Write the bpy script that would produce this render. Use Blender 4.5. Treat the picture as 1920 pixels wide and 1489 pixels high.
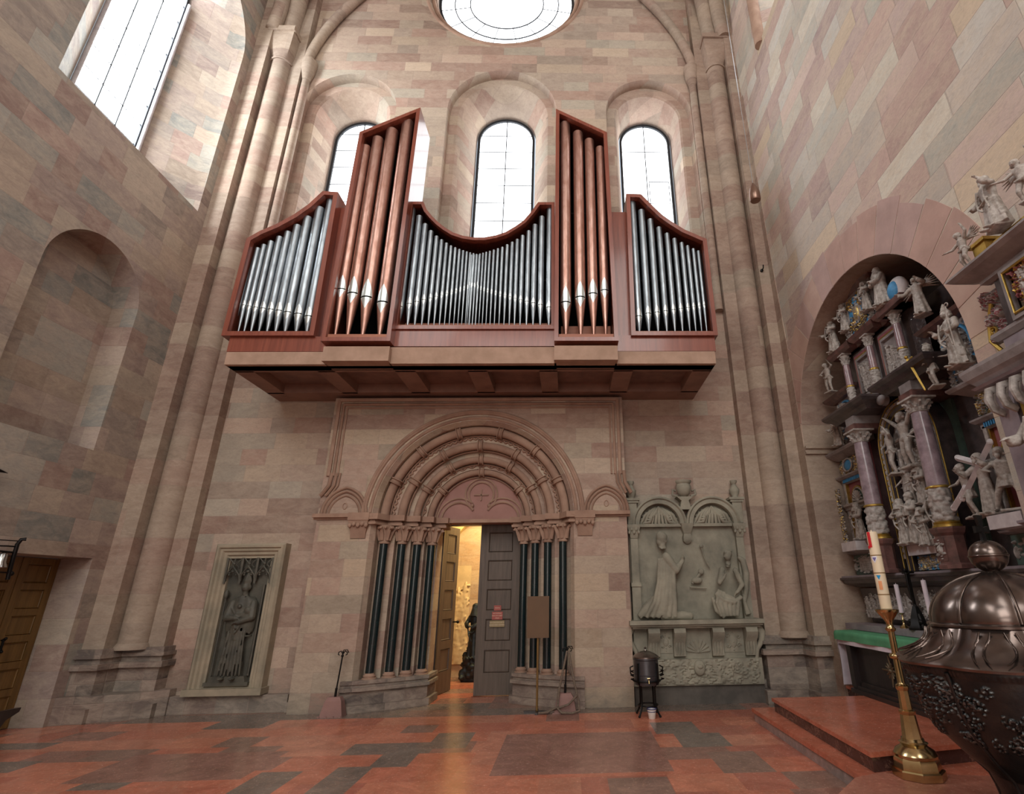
import bpy, bmesh, math, random
import numpy as np
from mathutils import Vector, Matrix, geometry
PI = math.pi
R = math.radians
random.seed(7)
for o in list(bpy.data.objects): bpy.data.objects.remove(o)
scene = bpy.context.scene
col = scene.collection

# ------------------------------------------------------------------ camera
PITCH, YAW, ROLL, FPX, CX, CY = 0.3553, 0.0336, -0.0159, 989.0, 1095.0, 744.5
CAM = Vector((0, 0, 1.6))
_f = Vector((math.sin(YAW), math.cos(YAW), 0)); _r = Vector((math.cos(YAW), -math.sin(YAW), 0)); _u = Vector((0, 0, 1))
fwd = _f * math.cos(PITCH) + _u * math.sin(PITCH)
_u2 = -_f * math.sin(PITCH) + _u * math.cos(PITCH)
rgt = _r * math.cos(ROLL) + _u2 * math.sin(ROLL)
upv = -_r * math.sin(ROLL) + _u2 * math.cos(ROLL)
cd = bpy.data.cameras.new('camera'); cam = bpy.data.objects.new('camera', cd); col.objects.link(cam)
m = Matrix((rgt, upv, -fwd)).transposed().to_4x4(); m.translation = CAM
cam.matrix_world = m
cd.sensor_width = 36; cd.lens = FPX * 36 / 1920; cd.shift_x = -(CX - 960) / 1920; cd.clip_start = .05; cd.clip_end = 200
scene.camera = cam
# photo measurements -> places: the line of sight through (x, y) cut with the plane Y=.., X=.. or Z=..
def _ray(x, y): return rgt * ((x - CX) / FPX) - upv * ((y - CY) / FPX) + fwd
def onY(x, y, Y): d = _ray(x, y); return CAM + d * (Y / d.y)
def onX(x, y, X): d = _ray(x, y); return CAM + d * (X / d.x)
def onZ(x, y, Z): d = _ray(x, y); return CAM + d * ((Z - 1.6) / d.z)

# ------------------------------------------------------------------ world, lights, exposure
scene.view_settings.view_transform = 'Standard'; scene.view_settings.look = 'None'
scene.view_settings.exposure = -0.1; scene.view_settings.gamma = 1.0; scene.view_settings.use_curve_mapping = False
w = bpy.data.worlds.new('sky'); scene.world = w; w.use_nodes = True
w.node_tree.nodes['Background'].inputs[0].default_value = (.75, .87, 1, 1); w.node_tree.nodes['Background'].inputs[1].default_value = 1.0
GLASS_E = 4.5
def area(name, loc, target, sx, sy, power, color=(1, 1, 1)):
    l = bpy.data.lights.new(name, 'AREA'); l.shape = 'RECTANGLE'; l.size = sx; l.size_y = sy; l.energy = power; l.color = color
    o = bpy.data.objects.new(name, l); col.objects.link(o); o.location = loc
    o.rotation_euler = (Vector(target) - Vector(loc)).to_track_quat('-Z', 'Y').to_euler(); return o
# added fill lamps behind the camera and high on both sides, no windows there
area('nave_fill', (-1.5, -13.2, 11), (-1.5, 9, 5), 9, 9, 1500, (1, .975, .925))
area('nave_low_fill', (-1.5, -13.0, 3.2), (-1.5, 9, 2.5), 7, 4, 330, (1, .96, .89))
area('high_fill_left', (-7.0, -3, 12.5), (3.5, 5, 4), 7, 5, 620, (1, .985, .955))
area('high_fill_right', (3.85, -3, 12.5), (-6, 5, 5), 7, 5, 640, (1, .98, .94))

# ------------------------------------------------------------------ mesh helpers
class MB:
    def __init__(s): s.v = []; s.f = []; s.m = []; s.mi = 0
    def add(s, vs, fs, mi=None):
        b = len(s.v); s.v += [tuple(p) for p in vs]; k = s.mi if mi is None else mi
        for f in fs: s.f.append(tuple(b + i for i in f)); s.m.append(k)
        return s
    def box(s, a, b, mi=None, M=None):
        x0, y0, z0 = a; x1, y1, z1 = b
        if x0 > x1: x0, x1 = x1, x0
        if y0 > y1: y0, y1 = y1, y0
        if z0 > z1: z0, z1 = z1, z0
        vs = [Vector(p) for p in ((x0,y0,z0),(x1,y0,z0),(x1,y1,z0),(x0,y1,z0),(x0,y0,z1),(x1,y0,z1),(x1,y1,z1),(x0,y1,z1))]
        if M: vs = [M @ p for p in vs]
        return s.add(vs, [(0,3,2,1),(4,5,6,7),(0,1,5,4),(1,2,6,5),(2,3,7,6),(3,0,4,7)], mi)
    def prism(s, pts, a, b, axis='z', mi=None):
        # pts 2D: axis z -> (x,y); y -> (x,z); x -> (y,z)
        def p3(p, t): return (p[0], p[1], t) if axis == 'z' else ((p[0], t, p[1]) if axis == 'y' else (t, p[0], p[1]))
        n = len(pts); vs = [p3(p, a) for p in pts] + [p3(p, b) for p in pts]
        fs = [(i, (i+1) % n, n + (i+1) % n, n + i) for i in range(n)]
        tr = geometry.tessellate_polygon([[Vector((p[0], p[1], 0)) for p in pts]])
        fs += [tuple(t) for t in tr] + [tuple(n + i for i in reversed(t)) for t in tr]
        return s.add(vs, fs, mi)
    def lathe(s, prof, seg=24, c=(0,0,0), mi=None, fr=None, M=None, cap=True, a0=0, a1=2*PI):
        # prof: [(r,z)...]; fr(theta,z,r)->r
        vs = []; full = abs(a1 - a0 - 2*PI) < 1e-6; ns = seg if full else seg + 1
        for r, z in prof:
            for k in range(ns):
                t = a0 + (a1 - a0) * k / seg; rr = fr(t, z, r) if fr else r
                p = Vector((rr * math.cos(t), rr * math.sin(t), z))
                if M: p = M @ p
                vs.append((p.x + c[0], p.y + c[1], p.z + c[2]))
        fs = []
        for i in range(len(prof) - 1):
            for k in range(seg):
                k2 = (k + 1) % ns
                fs.append((i*ns + k, i*ns + k2, (i+1)*ns + k2, (i+1)*ns + k))
        if cap and full:
            if prof[0][0] > 1e-5: fs.append(tuple(reversed(range(ns))))
            if prof[-1][0] > 1e-5: fs.append(tuple((len(prof)-1)*ns + k for k in range(ns)))
        return s.add(vs, fs, mi)
    def tube(s, path, rad, seg=8, mi=None, closed=False, flat=1.0):
        P = [Vector(p) for p in path]; n = len(P)
        rs = rad if isinstance(rad, (list, tuple)) else [rad] * n
        vs = []; prev = None
        for i, p in enumerate(P):
            if closed: t = P[(i+1) % n] - P[i-1]
            else: t = P[min(i+1, n-1)] - P[max(i-1, 0)]
            if t.length < 1e-9: t = Vector((0, 0, 1))
            t.normalize()
            if prev is None:
                a = Vector((0, 0, 1)) if abs(t.z) < .9 else Vector((1, 0, 0)); x = t.cross(a).normalized()
            else: x = (prev - t * prev.dot(t)).normalized()
            y = t.cross(x); prev = x
            for k in range(seg):
                an = 2*PI*k/seg; vs.append(p + (x * math.cos(an) + y * math.sin(an) * flat) * rs[i])
        fs = []; m_ = n if closed else n - 1
        for i in range(m_):
            j = (i + 1) % n
            for k in range(seg):
                k2 = (k+1) % seg; fs.append((i*seg+k, i*seg+k2, j*seg+k2, j*seg+k))
        if not closed: fs += [tuple(reversed(range(seg))), tuple((n-1)*seg + k for k in range(seg))]
        return s.add(vs, fs, mi)
    def ell(s, c, r, seg=12, rings=8, mi=None, M=None):
        if isinstance(r, (int, float)): r = (r, r, r)
        vs = []; fs = []
        for i in range(rings + 1):
            ph = PI * i / rings
            for k in range(seg):
                th = 2*PI*k/seg
                p = Vector((r[0]*math.sin(ph)*math.cos(th), r[1]*math.sin(ph)*math.sin(th), r[2]*math.cos(ph)))
                if M: p = M @ p
                vs.append(p + Vector(c))
        for i in range(rings):
            for k in range(seg):
                k2 = (k+1) % seg; fs.append((i*seg+k, (i+1)*seg+k, (i+1)*seg+k2, i*seg+k2))
        return s.add(vs, fs, mi)
    def limb(s, a, b, ra, rb, seg=10, mi=None):
        a = Vector(a); b = Vector(b)
        s.tube([a + (b - a) * t for t in (0, .25, .5, .75, 1)], [ra + (rb - ra) * t for t in (0, .25, .5, .75, 1)], seg, mi)
        s.ell(a, ra, seg, 6, mi); s.ell(b, rb, seg, 6, mi); return s
    def loft(s, loops, closed=True, mi=None):
        n = len(loops[0]); vs = [p for L in loops for p in L]; fs = []
        for i in range(len(loops) - 1):
            for k in range(n if closed else n - 1):
                k2 = (k+1) % n; fs.append((i*n+k, i*n+k2, (i+1)*n+k2, (i+1)*n+k))
        return s.add(vs, fs, mi)
    def grid(s, fn, nu, nv, mi=None, mfn=None):
        vs = [fn(i / nu, j / nv) for j in range(nv + 1) for i in range(nu + 1)]
        b = len(s.v); s.v += [tuple(p) for p in vs]
        for j in range(nv):
            for i in range(nu):
                a = j*(nu+1) + i; s.f.append((b+a, b+a+1, b+a+nu+2, b+a+nu+1))
                s.m.append(mfn(i, j) if mfn else (s.mi if mi is None else mi))
        return s
    def holes(s, outer, holes, plane, t, mi=None):
        loops = [[Vector((p[0], p[1], 0)) for p in L] for L in [outer] + holes]
        flat = [p for L in loops for p in L]
        tr = geometry.tessellate_polygon(loops)
        vs = [(p.x, t, p.y) if plane == 'y' else (t, p.x, p.y) for p in flat]
        return s.add(vs, [tuple(q) for q in tr], mi)
    def xf(s, M, start=0):
        for i in range(start, len(s.v)): s.v[i] = tuple(M @ Vector(s.v[i]))
        return s
    def mesh(s, name, mats, smooth=None):
        me = bpy.data.meshes.new(name); me.from_pydata(s.v, [], s.f)
        for q in (mats if isinstance(mats, (list, tuple)) else [mats]): me.materials.append(q)
        me.polygons.foreach_set('material_index', s.m)
        bm = bmesh.new(); bm.from_mesh(me); bmesh.ops.remove_doubles(bm, verts=bm.verts, dist=1e-5)
        bmesh.ops.recalc_face_normals(bm, faces=bm.faces); bm.to_mesh(me); bm.free()
        if smooth:
            me.polygons.foreach_set('use_smooth', [True] * len(me.polygons)); me.set_sharp_from_angle(angle=R(smooth))
        me.update(); return me
    def build(s, name, mats, parent=None, smooth=None, loc=None):
        o = bpy.data.objects.new(name, s.mesh(name, mats, smooth)); col.objects.link(o)
        if loc is not None: o.location = loc
        if parent: o.parent = parent
        return o
def tag(o, label=None, cat=None, group=None, kind=None):
    for k, v in (('label', label), ('category', cat), ('group', group), ('kind', kind)):
        if v: o[k] = v
    return o
def thing(name, label, cat, loc=(0,0,0), rz=0, group=None):
    o = bpy.data.objects.new(name, None); col.objects.link(o); o.empty_display_size = .1
    o.location = loc; o.rotation_euler = (0, 0, rz); return tag(o, label, cat, group)
def part(name, mb, mats, parent, smooth=None, label=None, world=True):
    # mesh given in world coordinates, parent an unrotated empty: move the vertices into its frame
    if world and parent is not None:
        L = Vector((0, 0, 0)); p = parent
        while p is not None: L = L + p.location; p = p.parent
        mb.v = [tuple(Vector(v) - L) for v in mb.v]
    o = mb.build(name, mats, parent, smooth)
    if label: o['label'] = label
    return o
def struct(name, mb, mats, smooth=None): return tag(mb.build(name, mats, None, smooth), kind='structure')
def mkcopy(o, parent=None, **kw):
    c = o.copy(); col.objects.link(c); c.parent = parent
    for ch in list(o.children): mkcopy(ch, c)
    for k, v in kw.items(): setattr(c, k, v)
    return c
def arch_pts(c, spring, r, bottom, n=24):
    # opening outline: left bottom, up, round, down right
    return [(c - r, bottom)] + [(c - r * math.cos(PI*i/n), spring + r * math.sin(PI*i/n)) for i in range(n + 1)] + [(c + r, bottom)]
def arc(c, z, r, a0, a1, n): return [(c + r * math.cos(R(a0 + (a1-a0)*i/n)), z + r * math.sin(R(a0 + (a1-a0)*i/n))) for i in range(n+1)]

# ------------------------------------------------------------------ materials
def lin(c):
    return tuple(((x/255)/12.92 if x/255 <= .04045 else ((x/255+.055)/1.055)**2.4) for x in c) + (1,)
class NT:
    def __init__(s, name):
        s.m = bpy.data.materials.new(name); s.m.use_nodes = True; s.t = s.m.node_tree; s.n = s.t.nodes
        s.b = s.n['Principled BSDF']
    def node(s, ty, **kw):
        n = s.n.new(ty)
        for k, v in kw.items():
            if k.startswith('i_'):
                key = k[2:]; key = int(key) if key.isdigit() else key.replace('_', ' ')
                n.inputs[key].default_value = v
            else: setattr(n, k, v)
        return n
    def l(s, a, b): s.t.links.new(a, b)
    def math(s, op, a, b=None, c=None):
        n = s.node('ShaderNodeMath', operation=op)
        for i, x in enumerate((a, b, c)):
            if x is None: continue
            if isinstance(x, (int, float)): n.inputs[i].default_value = x
            else: s.l(x, n.inputs[i])
        return n.outputs[0]
    def noise(s, scale, detail=4, rough=.6, vec=None, dist=0):
        n = s.node('ShaderNodeTexNoise'); n.inputs['Scale'].default_value = scale; n.inputs['Detail'].default_value = detail
        n.inputs['Roughness'].default_value = rough; n.inputs['Distortion'].default_value = dist
        if vec is not None: s.l(vec, n.inputs['Vector'])
        return n
    def ramp(s, fac, stops, const=False):
        n = s.node('ShaderNodeValToRGB'); e = n.color_ramp.elements
        n.color_ramp.interpolation = 'CONSTANT' if const else 'LINEAR'
        while len(e) < len(stops): e.new(.5)
        for q, (p, c) in zip(e, stops): q.position = p; q.color = c
        s.l(fac, n.inputs[0]); return n.outputs[0]
    def mix(s, fac, a, b, ty='MIX'):
        n = s.node('ShaderNodeMix', data_type='RGBA', blend_type=ty)
        for i, x in ((0, fac), (6, a), (7, b)):
            if isinstance(x, (int, float)): n.inputs[i].default_value = x
            elif isinstance(x, tuple): n.inputs[i].default_value = x
            else: s.l(x, n.inputs[i])
        return n.outputs[2]
    def bump(s, h, strength=.3, dist=.01):
        n = s.node('ShaderNodeBump'); n.inputs['Strength'].default_value = strength; n.inputs['Distance'].default_value = dist
        s.l(h, n.inputs['Height']); s.l(n.outputs[0], s.b.inputs['Normal'])
    def coord(s, k='Object'): return s.node('ShaderNodeTexCoord').outputs[k]
def mat(name, c, rough=.6, metal=0, var=.15, scale=6, c2=None, bump=.1, coat=0, spec=.5, dist=.01):
    """plain material mottled by noise between c and c2 (or a darker c)"""
    t = NT(name); v = t.coord(); n = t.noise(scale, 5, .6, v)
    a = lin(c); b = lin(c2) if c2 else tuple(x * (1 - var) for x in a[:3]) + (1,)
    t.l(t.ramp(n.outputs[0], [(.35, a), (.65, b)]), t.b.inputs['Base Color'])
    t.b.inputs['Roughness'].default_value = rough; t.b.inputs['Metallic'].default_value = metal
    t.b.inputs['Coat Weight'].default_value = coat; t.b.inputs['Coat Roughness'].default_value = .12
    t.b.inputs['Specular IOR Level'].default_value = spec
    if bump:
        n2 = t.noise(scale * 6, 4, .7, v); t.bump(n2.outputs[0], bump, dist)
    return t.m
def ashlar(name, h, wd, pal, mortar=(150, 136, 126), mfac=.35, rough=.85, seed=0, soot=0, blot=.25, mw=.008, var=.12, bump=.25):
    """squared sandstone blocks in courses; every block its own tint"""
    t = NT(name); co = t.coord(); sp = t.node('ShaderNodeSeparateXYZ'); t.l(co, sp.inputs[0]); X, Y, Z = sp.outputs
    ns0 = t.noise(1.7, 2, .5, co)
    v = t.math('DIVIDE', Z, h); row = t.math('ADD', t.math('FLOOR', v), seed * 13.0)
    wn = t.node('ShaderNodeTexWhiteNoise', noise_dimensions='1D'); t.l(row, wn.inputs['W'])
    u = t.math('ADD', X, Y); u = t.math('DIVIDE', u, wd)
    u = t.math('MULTIPLY', u, t.math('ADD', t.math('MULTIPLY', wn.outputs['Value'], .5), .75))
    u = t.math('ADD', u, t.math('MULTIPLY', wn.outputs['Value'], 37.0))
    u = t.math('ADD', u, t.math('MULTIPLY', t.math('SINE', t.math('ADD', t.math('MULTIPLY', u, 2.3), row)), .22))
    cu = t.math('FLOOR', u)
    cb = t.node('ShaderNodeCombineXYZ'); t.l(cu, cb.inputs[0]); t.l(row, cb.inputs[1]); cb.inputs[2].default_value = seed
    w2 = t.node('ShaderNodeTexWhiteNoise', noise_dimensions='3D'); t.l(cb.outputs[0], w2.inputs['Vector'])
    n = len(pal); base = t.ramp(w2.outputs['Value'], [((i + .0) / n, lin(c)) for i, c in enumerate(pal)], const=True)
    w3 = t.node('ShaderNodeTexWhiteNoise', noise_dimensions='3D')
    va = t.node('ShaderNodeVectorMath', operation='ADD'); t.l(cb.outputs[0], va.inputs[0]); va.inputs[1].default_value = (5.3, 2.2, 9.1); t.l(va.outputs[0], w3.inputs['Vector'])
    hs = t.node('ShaderNodeHueSaturation'); t.l(base, hs.inputs['Color']); t.l(t.math('ADD', t.math('MULTIPLY', w3.outputs['Value'], 2*var), 1 - var), hs.inputs['Value'])
    hs.inputs['Saturation'].default_value = .78
    # mottling inside the stones, laid along the bed
    mp = t.node('ShaderNodeMapping'); mp.inputs['Scale'].default_value = (1, 1, 2.2); t.l(co, mp.inputs[0])
    n1 = t.noise(3.2, 7, .68, mp.outputs[0], .6); n2 = t.noise(26, 5, .7, mp.outputs[0])
    c = t.mix(t.ramp(n1.outputs[0], [(.40, (0,0,0,1)), (.62, (1,1,1,1))]), hs.outputs[0], lin((205, 190, 172)), 'MIX')
    c = t.mix(blot, hs.outputs[0], c)
    n3 = t.noise(7.5, 8, .75, mp.outputs[0], 1.0)
    c = t.mix(.55, c, t.ramp(n3.outputs[0], [(.28, (.66,.65,.66,1)), (.5, (1,1,1,1)), (.75, (1.16,1.16,1.15,1))]), 'MULTIPLY')
    c = t.mix(.35, c, t.ramp(n2.outputs[0], [(.3, (.72,.72,.72,1)), (.7, (1.12,1.12,1.12,1))]), 'MULTIPLY')
    c = t.mix(.5, c, t.ramp(t.noise(.55, 3, .6, co).outputs[0], [(.3, (.86,.86,.88,1)), (.7, (1.1,1.1,1.08,1))]), 'MULTIPLY')
    # joints
    fz = t.math('FRACT', v); fu = t.math('FRACT', u)
    dz = t.math('MULTIPLY', t.math('MINIMUM', fz, t.math('SUBTRACT', 1, fz)), h)
    du = t.math('MULTIPLY', t.math('MINIMUM', fu, t.math('SUBTRACT', 1, fu)), wd * .8)
    d = t.math('ADD', t.math('MINIMUM', dz, du), t.math('MULTIPLY', t.math('SUBTRACT', n2.outputs[0], .5), .006))
    mk = t.math('SUBTRACT', 1, t.math('SMOOTH_MIN', t.math('DIVIDE', t.math('MAXIMUM', d, 0), mw), 1, .2))
    mk = t.math('MAXIMUM', mk, 0)
    c = t.mix(t.math('MULTIPLY', mk, mfac), c, lin(mortar))
    if soot:   # old water stains with ragged edges on the lowest courses
        st = t.math('SUBTRACT', soot, Z); st = t.math('ADD', t.math('MULTIPLY', st, 1.6), t.math('MULTIPLY', t.math('SUBTRACT', n1.outputs[0], .5), 2.6))
        st = t.math('MINIMUM', t.math('MAXIMUM', st, 0), .75)
        c = t.mix(st, c, lin((112, 106, 98)))
    t.l(c, t.b.inputs['Base Color']); t.b.inputs['Roughness'].default_value = rough; t.b.inputs['Specular IOR Level'].default_value = .3
    hh = t.math('ADD', t.math('MULTIPLY', mk, -.6), t.math('MULTIPLY', n2.outputs[0], .5)); hh = t.math('ADD', hh, t.math('MULTIPLY', w3.outputs['Value'], .25))
    t.bump(hh, bump, .012)
    return t.m
BACKPAL = [(176,146,126),(180,160,138),(164,144,126),(158,124,106),(182,154,132),(168,156,138),(170,134,114),(176,150,128),(152,124,106),(186,162,136),(164,130,112),(172,148,128)]
M_back = ashlar('sandstone_back', .29, .72, BACKPAL, soot=.45)
M_portal = ashlar('sandstone_portal', .27, .6, [(176,146,124),(170,138,118),(180,158,134),(158,124,106),(178,154,126),(166,150,128),(162,130,112),(184,162,134)], seed=3, soot=.3)
M_left = ashlar('sandstone_left', .34, .62, [(168,150,138),(150,138,128),(160,158,148),(158,130,118),(172,158,140),(150,130,122),(166,148,130),(140,142,136)], seed=5, blot=.35, soot=.2)
M_right = ashlar('sandstone_right', .34, .78, [(198,172,160),(204,198,182),(188,186,174),(190,158,146),(204,180,168),(180,152,144),(204,182,152),(192,182,170),(198,194,184),(182,158,152)], seed=8, mortar=(140,125,118), blot=.5, var=.12, bump=.5)
M_pier = ashlar('sandstone_pier', .42, 2.0, [(164,136,116),(154,124,106),(166,144,122),(148,118,100),(158,138,118),(152,128,110)], seed=11, mfac=.4, var=.07)
M_plinth = ashlar('weathered_plinth_stone', .24, .5, [(128,112,102),(116,102,94),(140,120,108),(106,94,88),(130,120,110),(122,102,92)], seed=13, blot=.35, mfac=.7, bump=.6)
M_stone = mat('pink_sandstone_carved', (172,144,126), .85, var=.2, scale=3, c2=(148,120,104), bump=.3, spec=.3)
M_stoneG = mat('grey_green_sandstone', (162,158,142), .8, scale=2.5, c2=(126,124,112), bump=.25, spec=.3)
M_stoneT = mat('tan_sandstone', (168,156,136), .85, scale=3, c2=(140,134,118), bump=.3, spec=.3)
M_concrete = mat('tan_concrete', (180,152,134), .75, scale=4, c2=(162,136,118), bump=.1, spec=.3)
M_green = mat('dark_green_shaft_stone', (24,42,44), .22, scale=12, c2=(18,33,37), bump=.02, coat=.3)
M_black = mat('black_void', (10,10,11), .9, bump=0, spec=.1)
M_iron = mat('black_iron', (32,31,31), .45, metal=.7, scale=20, bump=.1)
M_lead = mat('window_lead', (40,44,50), .6, metal=.3, bump=0)
M_brass = mat('polished_brass', (214,194,148), .2, metal=1, scale=5, c2=(180,158,112), bump=.03)
M_gold = mat('gilding', (200,170,90), .35, metal=.8, scale=15, c2=(170,140,70), bump=.1)
M_white = mat('white_stone', (205,203,205), .6, scale=8, c2=(180,178,184), bump=.1)
def wood(name, c1, c2, rough=.4, coat=0, sc=(1,1,14), axis=None, spec=.5):
    t = NT(name); mp = t.node('ShaderNodeMapping'); mp.inputs['Scale'].default_value = sc; t.l(t.coord(), mp.inputs[0])
    n = t.noise(2.2, 6, .65, mp.outputs[0], .4)
    t.l(t.ramp(n.outputs[0], [(.3, lin(c1)), (.7, lin(c2))]), t.b.inputs['Base Color']); t.b.inputs['Roughness'].default_value = rough
    t.b.inputs['Coat Weight'].default_value = coat; t.b.inputs['Coat Roughness'].default_value = .1; t.b.inputs['Specular IOR Level'].default_value = spec
    t.bump(n.outputs[0], .08, .004); return t.m
M_mahog = wood('mahogany_veneer', (150,84,66), (116,60,48), .32, .35, (9,9,.6))
M_mahogd = wood('mahogany_edge', (122,68,56), (92,48,40), .35, .25, (1,1,9))
M_door = wood('dark_grey_door_oak', (104,90,80), (76,66,58), .5, 0, (10,10,.8))
M_oak = wood('golden_oak', (128,98,52), (96,72,34), .45, .1, (10,10,.8))
M_dark = wood('dark_stained_wood', (50,42,42), (30,26,26), .4, .2, (8,8,1))
def pane(name, e, c=(1,1,1,1)):
    t = NT(name); t.b.inputs['Base Color'].default_value = (.8,.85,.9,1); t.b.inputs['Roughness'].default_value = .3
    t.b.inputs['Emission Color'].default_value = c; t.b.inputs['Emission Strength'].default_value = e; return t.m
M_pane = pane('daylit_window_glass', GLASS_E, (.93,.97,1,1)); M_pane2 = pane('sunward_window_glass', 26.0, (.95,.98,1,1))
# ================================================================== THE BUILDING
AX = -1.56
WL, WR, WB = -7.1, 3.96, 9.2
# ---- floor: red and grey marble slabs, each slab its own face
FLOORC = [(194,118,94),(186,110,88),(202,128,102),(176,106,88),(142,112,100),(122,110,102),(196,130,106),(150,110,98)]
def marble(name, c):
    t = NT(name); v = t.coord(); n = t.noise(2.6, 9, .72, v, 1.2); n2 = t.noise(30, 6, .75, v)
    a = lin(c); b = tuple(x * .72 for x in a[:3]) + (1,); d = tuple(min(1, x * 1.35 + .012) for x in a[:3]) + (1,)
    cc = t.ramp(n.outputs[0], [(.3, b), (.5, a), (.72, d)])
    vein = t.math('ABSOLUTE', t.math('SUBTRACT', t.noise(1.9, 8, .7, v, 2.5).outputs[0], .5))
    cc = t.mix(t.math('MULTIPLY', t.math('SUBTRACT', 1, t.math('MINIMUM', t.math('MULTIPLY', vein, 60), 1)), .35), cc, lin((205, 160, 138)))
    cc = t.mix(.45, cc, t.ramp(n2.outputs[0], [(.3, (.68,.68,.68,1)), (.7, (1.2,1.2,1.2,1))]), 'MULTIPLY')
    t.l(cc, t.b.inputs['Base Color']); t.l(t.ramp(n2.outputs[0], [(.3, (.16,)*3+(1,)), (.7, (.3,)*3+(1,))]), t.b.inputs['Roughness'])
    t.bump(n.outputs[0], .04, .004); return t.m
FM = [marble('marble_%s' % n, c) for n, c in zip(['red','deep_red','orange_red','wine','grey_brown','grey','tan_red','brown'], FLOORC)]
fl = MB()
rr = random.Random(4)
# measured large slabs and dark slabs: (x0,x1,y0,y1,mat)
special = []
def slab_px(pts, k):
    P = [onZ(x, y, 0) for x, y in pts]; special.append((min(p.x for p in P), max(p.x for p in P), min(p.y for p in P), max(p.y for p in P), k))
def quad(x0, x1, y0, y1, k): fl.add([(x0,y0,0),(x1,y0,0),(x1,y1,0),(x0,y1,0)], [(0,1,2,3)], k)
ys = [-14]; y = 3.9
while ys[-1] < 1.5: ys.append(ys[-1] + .62)
rows = []
yy = ys[-1]
while yy < 13.2: rows.append(yy); yy += .46
rowsall = [(a, a + .62) for a in ys[:-1]] + [(a, a + .46) for a in rows]
SP = [(-1.9,-1.0,4.45,5.0,5),(-4.75,-3.1,6.0,6.95,7),(-.75,1.0,5.9,7.45,7),(-2.3,-1.95,5.05,6.3,5),(-2.1,-1.7,7.65,8.05,4),(-1.6,-1.15,6.9,7.6,5),(1.25,1.8,6.7,7.3,5),(1.05,1.6,7.3,7.9,5),(.35,.9,5.3,5.75,4),(1.45,1.95,5.8,6.5,4),(-6.6,-5.6,6.4,6.8,5),(-6.9,-6.1,7.3,7.6,5),(-3.0,-2.6,4.8,6.2,5)]
xb = sorted(set([-7.6, 5.4]))
def free(x0, x1, y0, y1):
    for a, b, c, d, k in SP:
        if x0 < b - 1e-4 and x1 > a + 1e-4 and y0 < d - 1e-4 and y1 > c + 1e-4: return False
    return True
for a, b, c, d, k in SP: quad(a, b, c, d, k)
for (y0, y1) in rowsall:
    x = -8.2 + rr.random() * .4
    while x < 5.6:
        wd_ = rr.choice([.38, .45, .62, .8, .95]); x1 = min(x + wd_, 5.6)
        near_wall = y0 > 8.1 and y0 < 9.4
        k = rr.choices(range(8), [3.6,2.8,2.4,1.4,.7,.45,2.0,.6])[0]
        if near_wall: k = rr.choice([4, 5, 5, 7])
        if y0 > 9.3: k = rr.choice([7, 6, 3, 4])
        # clip against the special slabs by splitting finely
        if free(x, x1, y0, y1): quad(x, x1, y0, y1, k)
        else:
            xs = sorted(set([x, x1] + [q for s_ in SP for q in s_[:2] if x < q < x1])); yv = sorted(set([y0, y1] + [q for s_ in SP for q in s_[2:4] if y0 < q < y1]))
            for i in range(len(xs) - 1):
                for j in range(len(yv) - 1):
                    if free(xs[i], xs[i+1], yv[j], yv[j+1]): quad(xs[i], xs[i+1], yv[j], yv[j+1], k)
        x = x1
struct('floor', fl, FM)
cl = MB(); cl.add([(-7.6,-14,20),(5.6,-14,20),(5.6,11,20),(-7.6,11,20)], [(0,3,2,1)]); struct('ceiling', cl, M_back)

def loopY(c, sp, r, zb, Y, n=24): return [(x, Y, z) for x, z in arch_pts(c, sp, r, zb, n)]
def loopX(c, sp, r, zb, X, n=24): return [(X, y, z) for y, z in arch_pts(c, sp, r, zb, n)]
# ---- back wall
WIN = [(-5.01, 12.12, 1.09, 8.3, -5.07, .59, 12.15, 9.0), (-1.49, 12.14, 1.26, 8.3, -1.5, .65, 12.24, 8.9), (1.93, 12.15, 1.0, 8.3, 1.97, .575, 12.2, 9.0)]
wb = MB()
holes_ = [arch_pts(c, s, r, zb) for c, s, r, zb, *_ in WIN]
OC = (-1.56, 16.34); OR = 1.76
oc = lambda r, Y, n=48: [(OC[0] + r*math.cos(2*PI*i/n), Y, OC[1] + r*math.sin(2*PI*i/n)) for i in range(n)]
holes_.append([(p[0], p[2]) for p in oc(2.2, 0)])
holes_.append([(AX-1.9, 0), (AX-1.9, 2.82)] + [(AX - 1.9*math.cos(PI*i/24), 2.82 + 1.9*math.sin(PI*i/24)) for i in range(1,24)] + [(AX+1.9, 2.82), (AX+1.9, 0)])
wb.holes([(-7.3, 0), (4.2, 0), (4.2, 20), (-7.3, 20)], holes_, 'y', WB)
for c, s, r, zb, gc, gr, gs, gz in WIN:
    wb.loft([loopY(c,s,r,zb,9.2), loopY(c,s,r-.02,zb,9.42), loopY(c,s,r-.2,zb+.15,9.42), loopY(c,s,r-.24,zb+.2,9.46), loopY(gc,gs,gr+.09,gz-.05,10.1), loopY(gc,gs,gr+.09,gz-.05,10.3)], closed=True)
wb.loft([oc(2.2,9.2), oc(2.12,9.24), oc(2.05,9.24), oc(1.86,9.42), oc(1.8,9.42), oc(1.78,9.6)])
struct('wall_back', wb, M_back, 35)
mo = MB()
for r_, y_, t_ in ((2.02, 9.26, .05), (1.88, 9.36, .05)): mo.tube(oc(r_, y_), t_, 8, closed=True)
struct('trim_1', mo, M_stone, 60)

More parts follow.
